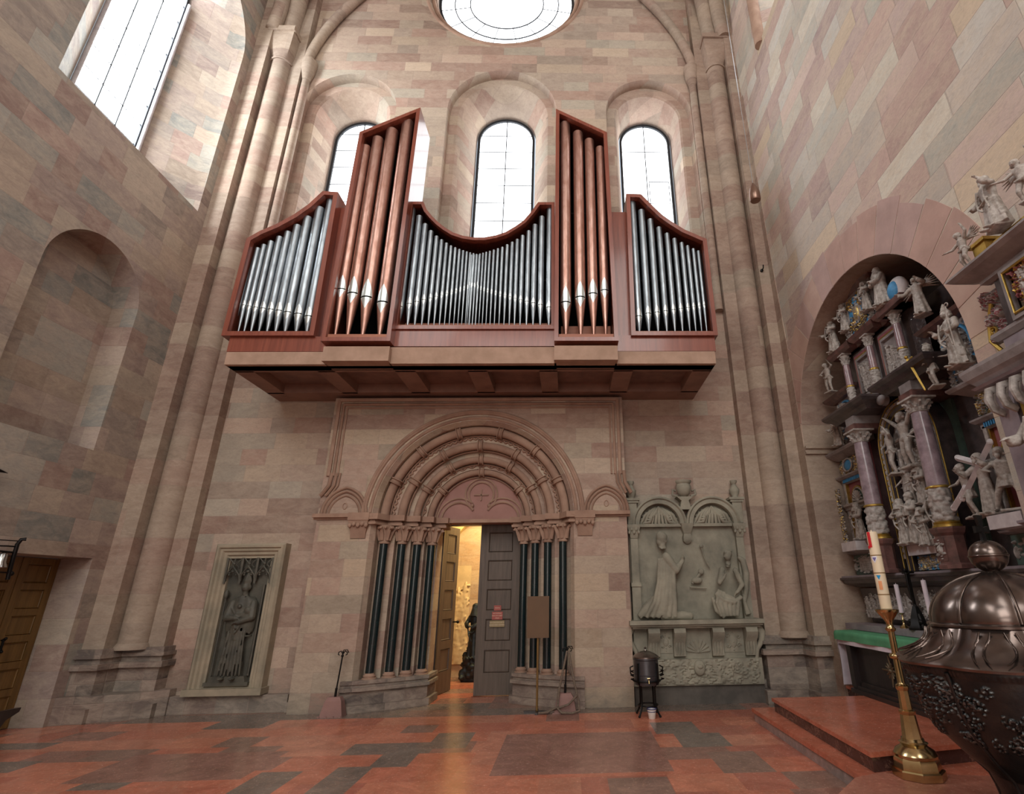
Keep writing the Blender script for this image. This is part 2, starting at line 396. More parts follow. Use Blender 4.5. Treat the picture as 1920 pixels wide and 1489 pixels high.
def window(name, loops_glass, bars, plane_y=None):
    pass
def lead_window(name, c, sp, r, zb, Y, hs, mids=True, extra=None, axis='y', gm=None):
    pt = (lambda u, z, d=0: (u, Y + d, z)) if axis == 'y' else (lambda u, z, d=0: (Y - d, u, z))
    P = arch_pts(c, sp, r, zb, 24)
    f = MB()
    outer = arch_pts(c, sp, r + .06, zb - .05, 24)
    f.loft([[pt(u, z, -.05) for u, z in outer], [pt(u, z, -.05) for u, z in P], [pt(u, z, .03) for u, z in P]])
    fr = struct(name, f, M_lead, 40)
    g = MB(); tr = geometry.tessellate_polygon([[Vector((u, z, 0)) for u, z in P]]); g.add([pt(u, z, 0) for u, z in P], [tuple(q) for q in tr])
    g.build('pane', gm or M_pane, fr)
    b = MB()
    def width(z): return r if z <= sp else math.sqrt(max(0, r*r - (z-sp)**2))
    us = [0] if mids is True else mids
    for m_ in us:
        top = sp + math.sqrt(max(0, r*r - m_*m_)); b.tube([pt(c+m_, zb, -.02), pt(c+m_, top, -.02)], .013, 5)
    for z in hs:
        wv = width(z); b.tube([pt(c-wv, z, -.02), pt(c+wv, z, -.02)], .009, 5)
    if extra:
        for q in extra: b.tube([pt(u, z, -.03) for u, z in q], .012, 5, closed=True)
    b.build('lead_bars', M_lead, fr)
    return fr
hs = [9.3 + .52*i for i in range(7)]
lead_window('window_1', WIN[0][4], WIN[0][6], WIN[0][5], WIN[0][7], 10.25, hs)
lead_window('window_2', WIN[1][4], WIN[1][6], WIN[1][5], WIN[1][7], 10.25, hs)
lead_window('window_3', WIN[2][4], WIN[2][6], WIN[2][5], WIN[2][7], 10.25, [9.3, 11.95], extra=[[(2.02,10.35),(2.5,10.35),(2.5,11.0),(2.02,11.0)]])
# round window
f = MB(); f.loft([oc(1.79, 9.55), oc(1.72, 9.55), oc(1.72, 9.62)]); rw = struct('window_4', f, M_lead, 40)
g = MB(); g.add(oc(1.75, 9.6), [tuple(range(48))]); g.build('pane', M_pane, rw)
b = MB()
for r_ in (.97, 1.37): b.tube(oc(r_, 9.57), .016, 5, closed=True)
for i in range(16):
    a = 2*PI*(i+.5)/16
    r0 = .97 if i % 2 == 0 else 1.37
    b.tube([(OC[0]+q*math.cos(a), 9.57, OC[1]+q*math.sin(a)) for q in (.97, 1.73)], .009, 5)
for z in (-.55, 0, .55): b.tube([(OC[0]-math.sqrt(.97**2-z*z), 9.57, OC[1]+z), (OC[0]+math.sqrt(.97**2-z*z), 9.57, OC[1]+z)], .006, 5)
b.build('lead_bars', M_lead, rw)

# ---- left wall: blind arch, tall window, doorway
wl = MB()
LW = (7.0, 12.75, 1.48, 8.6); NI = (7.06, 6.02, .83, 3.71)
wl.holes([(-14, 0), (9.3, 0), (9.3, 20), (-14, 20)], [arch_pts(*LW[:3], LW[3]), arch_pts(*NI[:3], NI[3]), [(6.75,0),(6.75,2.19),(8.43,2.19),(8.43,0)]], 'x', WL)
wl.loft([loopX(*NI[:3], NI[3], WL), loopX(*NI[:3], NI[3], WL-.42)])
P = arch_pts(*NI[:3], NI[3]); tr = geometry.tessellate_polygon([[Vector((u, z, 0)) for u, z in P]]); wl.add([(WL-.42, u, z) for u, z in P], [tuple(q) for q in tr])
wl.loft([loopX(*LW[:3], LW[3], WL), loopX(7.0, 12.75, 1.4, 8.65, WL-.2), loopX(7.02, 13.2, .72, 9.05, -7.85), loopX(7.02, 13.2, .72, 9.05, -8.1)])
D = [(6.75,0),(6.75,2.19),(8.43,2.19),(8.43,0)]
wl.loft([[(WL, u, z) for u, z in D], [(WL-.5, u, z) for u, z in D]], closed=False)
struct('wall_left', wl, M_left, 35)
lead_window('window_5', 7.02, 13.2, .63, 9.1, -7.92, [9.4 + .46*i for i in range(9)], mids=[-.21, .21], axis='x', gm=M_pane2)
fr = MB(); fr.tube([(-7.84, 7.02+.68, 9.0), (-7.84, 7.02+.68, 13.2)], .035, 8); fr.tube([(-7.84, 7.02-.68, 9.0), (-7.84, 7.02-.68, 13.2)], .035, 8)
struct('trim_2', fr, M_white, 60)
# the double oak door in the left doorway
def panel_door(name, parent, w_, h_, th, rows, mats, colx=1, inset=.018, marg=.13, gap=None):
    """door leaf in its own frame: hinge edge x=0..w, y thickness, z up; recessed fielded panels on both faces"""
    b = MB(); b.box((0, inset, 0), (w_, th - inset, h_))
    zs = [0] + rows + [h_]
    for fy0, fy1 in ((0, inset), (th - inset, th)):
        b.box((0, fy0, 0), (marg, fy1, h_)); b.box((w_-marg, fy0, 0), (w_, fy1, h_))
        for z0, z1 in gap: b.box((marg, fy0, z0), (w_-marg, fy1, z1))
    for i in range(len(gap)-1):
        z0 = gap[i][1]; z1 = gap[i+1][0]
        for y in (inset - .004, th - inset + .004):
            b.tube([(marg+.012, y, z0+.012), (w_-marg-.012, y, z0+.012), (w_-marg-.012, y, z1-.012), (marg+.012, y, z1-.012)], .012, 4, closed=True)
    return b
def rails(h_, n, rail=.12, bot=.18):
    ph = (h_ - bot - rail*n) / n; out = [(0, bot)]; z = bot
    for i in range(n): z += ph; out.append((z, z + rail)); z += rail
    out[-1] = (out[-1][0], h_); return out
ld = None
for k, (y0, wv) in enumerate(((8.42, .56), (7.85, .56))):
    b = panel_door('x', None, wv, 2.17, .05, [], None, gap=rails(2.17, 6, .09, .15), marg=.1)
    Mx = Matrix.Translation((WL-.5, y0, .01)) @ Matrix.Rotation(R(-90), 4, 'Z'); b.xf(Mx)
    if ld is None: ld = struct('door_1', b, M_oak)
    else: d2 = struct('door_2', b, M_oak)
h = MB(); h.tube([(-7.52,7.93,.98),(-7.52,7.93,1.14)], .014, 8); h.ell((-7.5,7.93,1.14), .02); h.ell((-7.5,7.93,.98), .02); h.tube([(-7.55,7.93,1.0),(-7.5,7.93,1.0)], .01); h.tube([(-7.55,7.93,1.12),(-7.5,7.93,1.12)], .01)
h.build('door_handle', M_iron, ld, 50)
bk = MB(); bk.box((-7.75, 6.7, 0), (-7.66, 8.5, 2.25)); struct('trim_3', bk, M_dark)

# ---- right wall: deep arched recess and a window high up
wr = MB()
RA = (6.5, 3.87, 1.95, 0.0)
RWIN = [(4.6,12.1),(7.45,12.1),(7.45,16.5),(4.6,16.5)]
wr.holes([(-14, 0), (9.3, 0), (9.3, 20), (-14, 20)], [arch_pts(RA[0], RA[1], RA[2], 0, 40), RWIN], 'x', WR)
wr.loft([[(WR, u, z) for u, z in RWIN], [(WR+.35, u*.9+.6, z+ (.25 if z<13 else -.2)) for u, z in RWIN], [(WR+.9, 6.0+(u-6.0)*.6, z+(.7 if z<13 else -.4)) for u, z in RWIN]])
struct('wall_right', wr, M_right, 35)
wr2 = MB(); A_ = lambda X: [(X, u, z) for u, z in arch_pts(RA[0], RA[1], RA[2], 0, 40)]
wr2.loft([A_(WR), A_(WR+1.35)])
struct('trim_4', wr2, M_pier, 35)
pl_ = mat('blue_grey_plaster', (176,178,180), .8, scale=2, c2=(150,154,158), bump=.1)
bk = MB(); bk.box((WR+1.3, 4.4, 0), (WR+1.36, 8.6, 6.0)); struct('trim_5', bk, pl_)
g = MB(); g.box((WR+.92, 5.0, 12.7), (WR+.95, 7.1, 16.3)); struct('window_6', g, M_pane)
# wide pink voussoirs round the recess arch, a finger's breadth proud of the wall
VM = [mat('voussoir_%s' % n, c, .85, scale=2.5, c2=c2, bump=.25, spec=.3) for n, c, c2 in (('pink', (196,170,158), (182,154,142)), ('rose', (190,160,150), (174,146,136)), ('pale', (204,182,168), (188,166,152)), ('mauve', (186,160,154), (170,146,140)))]
vb = MB(); q_ = random.Random(5); na = 17
for i in range(na):
    a0 = PI*i/na + .004; a1 = PI*(i+1)/na - .004; ro = 2.52 + .12*q_.random(); k = q_.randrange(4)
    P = [(RA[0] - r_*math.cos(a0+(a1-a0)*j/5), RA[1] + r_*math.sin(a0+(a1-a0)*j/5)) for r_, rng in ((1.953, range(6)), (ro, range(5,-1,-1))) for j in rng]
    vb.prism(P, WR-.006, WR+.02, 'x', mi=k)
struct('trim_8', vb, VM)
b = MB(); b.prism([(8.455,0),(8.70,0),(8.70,12),(8.62,12),(8.55,8),(8.455,5.4)], WR-.012, WR+.02, 'x'); struct('trim_9', b, M_pier)
# impost moulding of the recess
mo = MB()
prof = [(0,0),(.05,.0),(.05,.03),(.03,.04),(.03,.07),(.07,.09),(.07,.13),(0,.13)]
mo.prism([(8.45 - a, 3.70 + z) for a, z in prof], WR-.01, 4.75, 'x'); struct('trim_6', mo, M_pier)
mo = MB(); mo.tube([(WR-.0, 7.47, 12.0), (WR-.0, 7.47, 16.6)], .11, 12); struct('trim_7', mo, M_stone, 60)
# nave front wall behind the camera
wf = MB(); wf.add([(-7.6,-14,0),(5.6,-14,0),(5.6,-14,20),(-7.6,-14,20)], [(0,1,2,3)]); struct('wall_front', wf, M_back)

# ---- corner piers with round shafts
PP = 17
def pier(s, name):
    # s=+1 right, -1 left ; mirrored about x0
    x0 = -1.52
    X = lambda d: x0 + s * d
    b = MB()
    far = 5.62 if s < 0 else 5.52
    pl = [(X(4.62), 9.25), (X(4.62), 9.0), (X(4.87), 9.0), (X(4.87), 9.22), (X(5.27), 9.22), (X(5.27), 8.7), (X(far), 8.7), (X(far), 9.25)]
    b.prism(pl, .9, 20)
    struct(name, b, M_pier)
    c = MB(); c.lathe([(.205, .95), (.205, 13.2)], 28, (X(5.07), 9.0, 0)); c.lathe([(.24,.9),(.24,.94),(.21,.99)], 28, (X(5.07), 9.0, 0))
    c.tube([(X(5.07)+.22*math.cos(2*PI*i/24), 9.0+.22*math.sin(2*PI*i/24), 13.18) for i in range(24)], .028, 6, closed=True)
    # cushion capital: round below, square above
    n = 24; loops = []
    for t in (0, .15, .35, .55, .75, .9, 1, 1.0001, 1.25):
        k = min(1, t) ** .8; L = []
        for i in range(n):
            a = 2*PI*i/n + PI/4; rd = .21 + .05*min(1,t); q = max(abs(math.cos(a)), abs(math.sin(a))); sq = .27 / q
            rr_ = rd * (1-k) + sq * k; L.append((X(5.07) + rr_*math.cos(a), 9.0 + rr_*math.sin(a), 13.22 + .6*t))
        loops.append(L)
    c.loft(loops); c.box((X(5.07)-.3, 8.68, 13.95), (X(5.07)+.3, 9.22, 14.08))
    struct(name.replace(name[-1], str(int(name[-1]) + 1)) if 0 else 'trim_%d' % (int(name.split('_')[1]) + 1), c, M_pier, 45)
    c = MB(); c.tube([(X(4.53), 9.12, 6.8), (X(4.53), 9.12, 12.9)], .085, 12); c.lathe([(.09,12.85),(.15,13.1),(.17,13.3),(.17,13.45)], 16, (X(4.53), 9.12, 0))
    # wall rib over the shaft: a pointed arch against the back wall
    pts = []
    for i in range(20):
        z = 13.4 + 5.8*i/19; xx = 4.55 - .0*i; f_ = (z-13.4)/5.8; xx = 4.6*(1 - .17*f_ - .83*f_*f_) if f_ < 1 else 0
        pts.append((X(max(xx, 0)), 9.1, z))
    c.tube(pts, .11, 10); c.tube([(p[0], 9.15, p[2]+.22) for p in pts], .06, 8)
    # vault rib springing towards the nave and the transverse rib
    c.tube([(X(5.07 - 5.0*(1-math.cos(a))), 9.0 - 7*(1-math.cos(a)), 14.0 + 5.9*math.sin(a)) for a in [PI/2*i/14 for i in range(15)]], .2, 12)
    c.tube([(X(5.3 - .35*math.sin(a*2)), 8.75 - 7*(1-math.cos(a)), 14.0 + 5.9*math.sin(a)) for a in [PI/2*i/14 for i in range(15)]], .16, 12)
    struct('trim_%d' % (int(name.split('_')[1]) + 2), c, M_pier, 50)
    # moulded pedestal
    b = MB()
    def ring(o, z0, z1):
        pl = [(X(4.62)-s*o, 9.25), (X(4.62)-s*o, 9.0-o), (X(5.2)-s*o*.6, 9.0-o), (X(5.25)-s*o*.6, 8.68-o), (X(far), 8.68-o), (X(far), 9.25)]
        b.prism(pl, z0, z1)
    ring(.12, .0, .18); ring(.03, .16, .68); ring(.10, .66, .74); ring(.03, .74, .82); ring(.08, .81, .86); ring(.05, .86, .93)
    if s < 0:
        b.prism([(-5.93, 9.25), (-5.93,9.05), (-6.3, 8.72), (-7.1, 8.5), (-7.2, 9.25)], 0, .34)
    struct('trim_%d' % (int(name.split('_')[1]) + 3), b, M_plinth)
pier(-1, 'trim_10'); pier(1, 'trim_20')
# plinth along the back wall
b = MB(); b.prism([(-5.95,9.22),(-5.95,9.08),(-4.2,9.08),(-4.2,9.22)], 0, .24); b.prism([(AX+2.55,9.22),(AX+2.55,9.12),(3.1,9.12),(3.1,9.22)], 0, .3)
b.box((-4.2, 9.04, 0), (-3.9, 9.2, .14))
struct('trim_30', b, M_plinth)

# ================================================================== PORTAL
portal = thing('stone_portal', 'stepped round-arched pink sandstone portal around the half-open double door', 'portal', (AX, 9.2, 0))
steps = [(1.66,8.9),(1.60,9.0),(1.60,9.2),(1.34,9.2),(1.34,9.34),(1.11,9.34),(1.11,9.46),(.91,9.46),(.91,9.62),(.72,9.62),(.72,10.05)]
ZS = 2.82
b = MB()
XL, XR = -4.10, .98
fp = [(XL, 0), (XL, 4.9), (XR, 4.9), (XR, 0)]
opening = [(AX-1.66, 0)] + [(AX - 1.66*math.cos(PI*i/32), ZS + 1.66*math.sin(PI*i/32)) for i in range(33)] + [(AX+1.66, 0)]
b.holes([(XL, 0), (AX-1.66, 0)] + opening[1:-1] + [(AX+1.66, 0), (XR, 0), (XR, 4.9), (XL, 4.9)], [], 'y', 8.9)
b.add([(XL,8.9,0),(XL,8.9,4.9),(XL,9.25,4.9),(XL,9.25,0)], [(0,1,2,3)]); b.add([(XR,8.9,0),(XR,8.9,4.9),(XR,9.25,4.9),(XR,9.25,0)], [(0,1,2,3)])
b.add([(XL,8.9,4.9),(XR,8.9,4.9),(XR,9.25,4.9),(XL,9.25,4.9)], [(0,1,2,3)])
part('portal_block', b, M_portal, portal)
b = MB()
for s in (-1, 1): b.loft([[(AX + s*d, y, z) for d, y in steps] for z in (0, ZS)], closed=False)
n = 40
b.loft([[(AX - d*math.cos(PI*i/n), y, ZS + d*math.sin(PI*i/n)) for d, y in steps] for i in range(n+1)], closed=False)
part('stepped_jambs', b, M_portal, portal, 30)
# label arch
def archrib(b, r, Y, rad, seg=8, n=48, fl=1): b.tube([(AX - r*math.cos(PI*i/n), Y, ZS + r*math.sin(PI*i/n)) for i in range(n+1)], rad, seg)
b = MB(); archrib(b, 1.82, 8.89, .03); archrib(b, 1.79, 8.9, .03); archrib(b, 1.70, 8.91, .035); part('label_moulding', b, M_stone, portal, 60)
rolls = [(1.52, 9.1, .075, 6), (1.275, 9.22, .07, 5), (1.06, 9.37, .062, 5), (.865, 9.52, .058, 3)]
for r_, Y_, t_, nk in rolls:
    b = MB(); archrib(b, r_, Y_, t_, 12, 60); archrib(b, r_ + .085, Y_ + .02, .018, 6); archrib(b, r_ - .08, Y_ + .06, .016, 6)
    o = part('roll_moulding', b, M_stone, portal, 60)
    angs = {6: [24, 49, 76, 104, 131, 156], 5: [30, 60, 90, 120, 150], 3: [38, 90, 142]}[nk]
    for a in angs:
        c = MB(); M_ = Matrix.Translation((AX - r_*math.cos(R(a)), Y_, ZS + r_*math.sin(R(a)))) @ Matrix.Rotation(-R(90-a), 4, 'Y') @ Matrix.Rotation(R(90), 4, 'Y')
        k = t_ + .012
        c.lathe([(k,-.05),(k+.03,-.045),(k+.035,-.03),(k+.008,-.02),(k+.008,.02),(k+.035,.03),(k+.03,.045),(k,.05)], 14, M=M_)
        part('shaft_ring', c, M_stone, o, 40)
# zigzag and leaf bands between the rolls
def band(r_, Y_, size, n, name, seed):
    b = MB(); q = random.Random(seed)
    for i in range(n):
        a = PI*(i+.5)/n
        p = Vector((AX - r_*math.cos(a), Y_, ZS + r_*math.sin(a)))
        Mx = Matrix.Translation(p) @ Matrix.Rotation(a - PI/2, 4, 'Y') @ Matrix.Rotation(R(38 if i % 2 else -38), 4, 'Y')
        b.ell((0,0,0), (size*1.15, size*.6, size*.42), 7, 5, M=Mx.to_3x3().to_4x4()); 
        for j in range(len(b.v) - 42, len(b.v)): b.v[j] = tuple(Vector(b.v[j]) + p)
    part(name, b, M_stone, portal, 60)
band(1.405, 9.19, .045, 96, 'rope_moulding', 1)
band(.965, 9.46, .05, 36, 'leaf_moulding', 3)
# tympanum with trefoil tracery
b = MB(); L = [(AX - .84*math.cos(PI*i/30), ZS + .84*math.sin(PI*i/30)) for i in range(31)]
b.prism([(AX+.84, ZS-.02)] + [(AX-.84, ZS-.02)] + L[1:-1], 9.60, 9.95, 'y')
tym = part('tympanum', b, mat('rosy_sandstone', (168,130,122), .85, var=.15, scale=2, c2=(152,116,108), bump=.2, spec=.3), portal)
b = MB()
Y_ = 9.585
def tarc(cx, cz, r, a0, a1, rad): b.tube([(cx + r*math.cos(R(a0+(a1-a0)*i/20)), Y_, cz + r*math.sin(R(a0+(a1-a0)*i/20))) for i in range(21)], rad, 6)
for r_, rad in ((.225, .022), (.285, .016)): tarc(AX, ZS+.47, r_, -40, 220, rad)
for s in (-1, 1):
    for r_, rad in ((.30, .022), (.37, .016)):
        tarc(AX + s*.385, ZS+.03, r_, 90 - s*88, 90 + s*(58 if r_ < .33 else 40), rad)
    b.ell((AX + s*.15, Y_, ZS+.27), .035, 8, 6)
b.box((AX-.72, 9.56, ZS-.03), (AX+.72, 9.62, ZS+.03)); b.box((AX-.01, 9.575, ZS+.36), (AX+.01, 9.60, ZS+.56)); b.box((AX-.13, 9.575, ZS+.45), (AX+.13, 9.60, ZS+.47))
part('trefoil_tracery', b, M_stone, portal, 50)
# dark green shafts, capitals, bases
cols = [(1.475, 9.10), (1.22, 9.225), (1.0, 9.36), (.795, 9.51)]
for s in (-1, 1):
    for d, y in cols:
        x = AX + s*d
        b = MB(); b.lathe([(.064,.47),(.064,2.43)], 20, (x, y, 0)); sh = part('shaft', b, M_green, portal, 60)
        b = MB(); b.lathe([(.11,.40),(.11,.43),(.085,.44),(.095,.465),(.07,.49),(.07,.50)], 18, (x, y, 0)); part('shaft_base', b, M_stone, portal, 50)
        b = MB(); b.lathe([(.08,2.405),(.085,2.42),(.07,2.44),(.068,2.5),(.08,2.58),(.11,2.66),(.12,2.7)], 20, (x, y, 0))
        for k in range(6):
            a = 2*PI*k/6 + .3; u_ = Vector((math.cos(a), math.sin(a), 0))
            b.tube([Vector((x,y,2.46)) + u_*.07, Vector((x,y,2.55)) + u_*.095, Vector((x,y,2.63)) + u_*.13, Vector((x,y,2.66)) + u_*.165, Vector((x,y,2.63)) + u_*.175], [.022,.024,.02,.02,.024], 6, flat=1.4)
            a += .5; u_ = Vector((math.cos(a), math.sin(a), 0)); b.ell(Vector((x,y,2.66)) + u_*.125, .028, 7, 5)
        part('leaf_capital', b, M_stone, portal, 50)
# abacus band following the steps, and the cornice on the flanks
def off(poly, o): return [(d - o*.9, y - o*.9) for d, y in poly]
for s in (-1, 1):
    b = MB()
    for o, z0, z1 in ((.05, 2.70, 2.74), (.03, 2.74, 2.77), (.085, 2.775, 2.87)):
        st = [(1.60,9.0),(1.60,9.15),(1.36,9.15),(1.36,9.28),(1.13,9.28),(1.13,9.40),(.93,9.40),(.93,9.56),(.72,9.56),(.72,9.95)]
        fr_ = [(d - o - .10, y - o) for d, y in st]; fr_[0] = (1.60 - o + .02, 8.9 - o); 
        poly = [(AX + s*d, y) for d, y in fr_] + [(AX + s*1.9, 9.95), (AX + s*1.9, 8.9 - o)]
        b.prism(poly, z0, z1)
    part('abacus_band', b, M_stone, portal)
    b = MB(); xa, xb_ = (AX + s*1.62, (XL if s < 0 else XR) + s*.05)
    for o, z0, z1 in ((.03, 2.78, 2.81), (.09, 2.81, 2.87)): b.box((xa, 8.9-o, z0), (xb_, 8.92, z1))
    part('cornice', b, M_stone, portal)
    # corbel capital beside the jamb
    b = MB(); xc = AX + s*1.84
    b.box((xc-.17, 8.80, 2.76), (xc+.17, 8.9, 2.88))
    b.loft([[(xc-w_, 8.9, z), (xc-w_, 8.9-d_, z), (xc+w_, 8.9-d_, z), (xc+w_, 8.9, z)] for w_, d_, z in ((.12,.02,2.48),(.12,.03,2.55),(.14,.06,2.66),(.16,.09,2.76))])
    for k in range(5): b.ell((xc-.13+.065*k, 8.82, 2.68 + .02*(k % 2)), (.035,.03,.04), 8, 6)
    part('corbel', b, M_stone, portal, 40)
    # small pointed blind arch over the flank
    b = MB(); xc = AX + s*2.135
    if s < 0: xc = -3.68
    else: xc = .645
    hw = .34
    def pointed(hw, h0, Yq, rad, zb=2.87):
        r_ = 1.22*hw; f1 = math.acos((r_-hw)/r_); L = [(xc - hw + r_ - r_*math.cos(f1*i/10), Yq, zb + r_*math.sin(f1*i/10)) for i in range(11)]
        b.tube(L + [(2*xc - p[0], p[1], p[2]) for p in reversed(L[:-1])], rad, 6)
    pointed(.36, .40, 8.885, .028); pointed(.31, .34, 8.895, .03); pointed(.25, .27, 8.9, .02)
    b.tube([(xc + .035*math.cos(2*PI*i/10), 8.895, 3.0 + .05*math.sin(2*PI*i/10)) for i in range(10)], .008, 5, closed=True)
    part('blind_arch', b, M_stone, portal, 60)
# rectangular frame moulding with its cranked feet
b = MB()
for o, rad in ((0, .035), (.085, .028), (.15, .018)):
    b.tube([(-4.10+o, 8.88, 3.17), (-4.07+o, 8.88, 3.2), (-3.98+o*.95, 8.88, 3.34), (-3.96+o*.9, 8.88, 3.55)], rad, 6)
    b.tube([(XL+.08+o, 8.89, 3.5), (XL+.08+o, 8.89, 4.86-o)], rad, 6)
    b.tube([(XL+.08+o, 8.89, 4.86-o), (XR-.08-o, 8.89, 4.86-o)], rad, 6)
    b.tube([(XR-.08-o, 8.89, 4.86-o), (XR-.08-o, 8.89, 3.5)], rad, 6)
    b.tube([(.96-o*.9, 8.88, 3.55), (.97-o*.9, 8.88, 3.36), (1.0-o*.9, 8.88, 3.3), (1.07-o, 8.88, 3.17)], rad, 6)
part('frame_moulding', b, M_stone, portal, 60)
# stepped plinths
for s in (-1, 1):
    b = MB()
    base = [(1.68,8.9),(1.64,8.97),(1.36,9.12),(1.12,9.24),(.90,9.38),(.72,9.52),(.70,10.02)]
    for o, z0, z1 in ((.10, 0, .10), (.05, .10, .28), (.09, .28, .33), (.05, .33, .37), (.07, .37, .42)):
        L = [(d - o, y - o) for d, y in base]; L[0] = (1.70 + .1, 8.9 - o)
        b.prism([(AX + s*d, y) for d, y in L] + [(AX + s*1.85, 10.02)], z0, z1)
    part('jamb_plinth', b, M_plinth, portal)

# ================================================================== DOOR LEAVES AND THE ROOM BEHIND
sg_r = mat('red_sign', (168,84,76), .5, bump=0); sg_t = mat('tan_sign', (150,132,96), .5, bump=0); sg_l = mat('sign_letters', (225,205,180), .5, bump=0)
def text(body, size, loc, rot, m_, parent, name='lettering', al='CENTER'):
    c = bpy.data.curves.new(name, 'FONT'); c.body = body; c.size = size; c.extrude = .0006; c.align_x = al; c.align_y = 'CENTER'
    t = bpy.data.objects.new('t', c); col.objects.link(t)
    dg = bpy.context.evaluated_depsgraph_get(); me = bpy.data.meshes.new_from_object(t.evaluated_get(dg)); bpy.data.objects.remove(t)
    me.materials.clear(); me.materials.append(m_); o = bpy.data.objects.new(name, me); col.objects.link(o)
    o.location = loc; o.rotation_euler = rot; o.parent = parent; return o
b = panel_door('x', None, .74, 2.80, .06, [], None, gap=rails(2.80, 5, .14, .34), marg=.15)
Mx = Matrix.Translation((-1.60, 10.06, .01)); b.xf(Mx)
dr = struct('door_3', b, M_door)
for zc, w_, h_, m_, tx, sz in ((1.37,.125,.085,sg_r,['PORTAL'],.024), (1.245,.185,.13,sg_r,['KATHEDRALE','NUR ZUM GEBET','STILLE'],.024), (1.115,.255,.105,sg_t,['DEN EINGANG BITTE','GEGENÜBER NEHMEN'],.027)):
    s_ = MB(); s_.box((-1.245-w_/2, 10.045, zc-h_/2), (-1.245+w_/2, 10.058, zc+h_/2)); so = s_.build('door_sign', m_, dr)
    for i, l_ in enumerate(tx): text(l_, sz, (-1.245, 10.0435, zc + (len(tx)-1)*.019 - i*.038), (R(90),0,0), sg_l, so)
b = panel_door('x', None, .64, 2.80, .06, [], None, gap=rails(2.80, 5, .14, .34), marg=.13)
b.xf(Matrix.Translation((-2.26, 10.08, .01)) @ Matrix.Rotation(R(77), 4, 'Z'))
dl = struct('door_4', b, M_door)
h = MB(); q = Vector((-2.26,10.08,0)) + Vector((math.cos(R(77)), math.sin(R(77)), 0))*.58
h.tube([q+Vector((.0,0,1.13)), q+Vector((.07,-.015,1.13))], .012, 8); h.ell(q+Vector((.09,-.02,1.13)), .028); h.build('door_handle', M_iron, dl, 50)
b = MB(); b.box((AX-.78, 10.0, 2.80), (AX+.78, 10.2, 2.9)); b.box((AX-.78, 10.0, 0), (AX-.70, 10.2, 2.85)); b.box((AX+.70, 10.0, 0), (AX+.78, 10.2, 2.85)); struct('trim_31', b, M_dark)
M_warm = ashlar('warm_chapel_stone', .3, .5, [(205,165,115),(190,150,104),(212,176,126),(180,140,98)], seed=17, blot=.4)
b = MB(); b.box((-4.2, 12.3, 0), (0, 12.4, 4.2)); b.box((-4.2, 10.3, 0), (-4.1, 12.4, 4.2)); b.box((0, 10.3, 0), (.1, 12.4, 4.2)); b.box((-4.2,10.3,4.1),(0.1,12.4,4.2))
b.box((-4.2,10.2,0),(AX-.8,10.3,4.2)); b.box((AX+.8,10.2,0),(.1,10.3,4.2)); b.box((AX-.8,10.2,2.95),(AX+.8,10.3,4.2))
struct('wall_chapel', b, M_warm)
pl2 = mat('cream_plaster', (238,220,160), .8, bump=.05)
b = MB(); o_ = arc(-1.5, 2.2, 1.55, 0, 180, 24); i_ = arc(-1.5, 2.2, 1.15, 180, 0, 24); b.prism(o_ + i_, 12.1, 12.3, 'y'); struct('trim_32', b, pl2)
lt = bpy.data.lights.new('chapel_lamp', 'AREA'); lt.size = .8; lt.energy = 120; lt.color = (1, .78, .40)
lo = bpy.data.objects.new('chapel_lamp', lt); col.objects.link(lo); lo.location = (-1.3, 11.0, 3.9); lo.rotation_euler = (R(25), 0, R(0))
# ================================================================== ORGAN GALLERY (concrete) AND ORGAN
Zg = 4.95
gal = thing('organ_balcony', 'long tan concrete balcony with coffered underside carrying the organ', 'balcony', (-1.45, 9.2, Zg))
def fascia(b, x0, x1, y, z0, z1, th=.25): b.box((x0, y, z0), (x1, y + th, z1))
b = MB()
fascia(b, -5.24, -3.70, 7.53, Zg, 5.16); fascia(b, -2.74, -.17, 7.51, Zg, 5.23); fascia(b, .75, 2.34, 7.53, Zg, 5.16)
b.box((-3.72, 7.40, Zg+.0), (-2.72, 7.7, 5.19)); b.box((-.20, 7.38, Zg), (.78, 7.7, 5.19))
part('fascia', b, M_concrete, gal)
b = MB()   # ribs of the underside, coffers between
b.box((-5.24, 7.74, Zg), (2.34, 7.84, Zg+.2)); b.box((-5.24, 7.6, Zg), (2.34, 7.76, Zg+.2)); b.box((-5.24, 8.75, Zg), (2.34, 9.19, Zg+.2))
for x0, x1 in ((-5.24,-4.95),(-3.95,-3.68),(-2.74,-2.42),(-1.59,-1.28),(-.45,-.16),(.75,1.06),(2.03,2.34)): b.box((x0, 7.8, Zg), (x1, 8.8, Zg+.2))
part('coffer_ribs', b, mat('brown_rib_concrete', (150,120,106), .8, scale=3, c2=(132,104,92), bump=.1), gal)  # ribs a darker brown than the fascia concrete
b = MB(); b.box((-5.22, 7.6, Zg+.16), (2.32, 9.19, 5.17)); part('deck', b, mat('brown_concrete_slab', (140,112,100), .8, scale=3, c2=(116,92,84), bump=.1), gal)

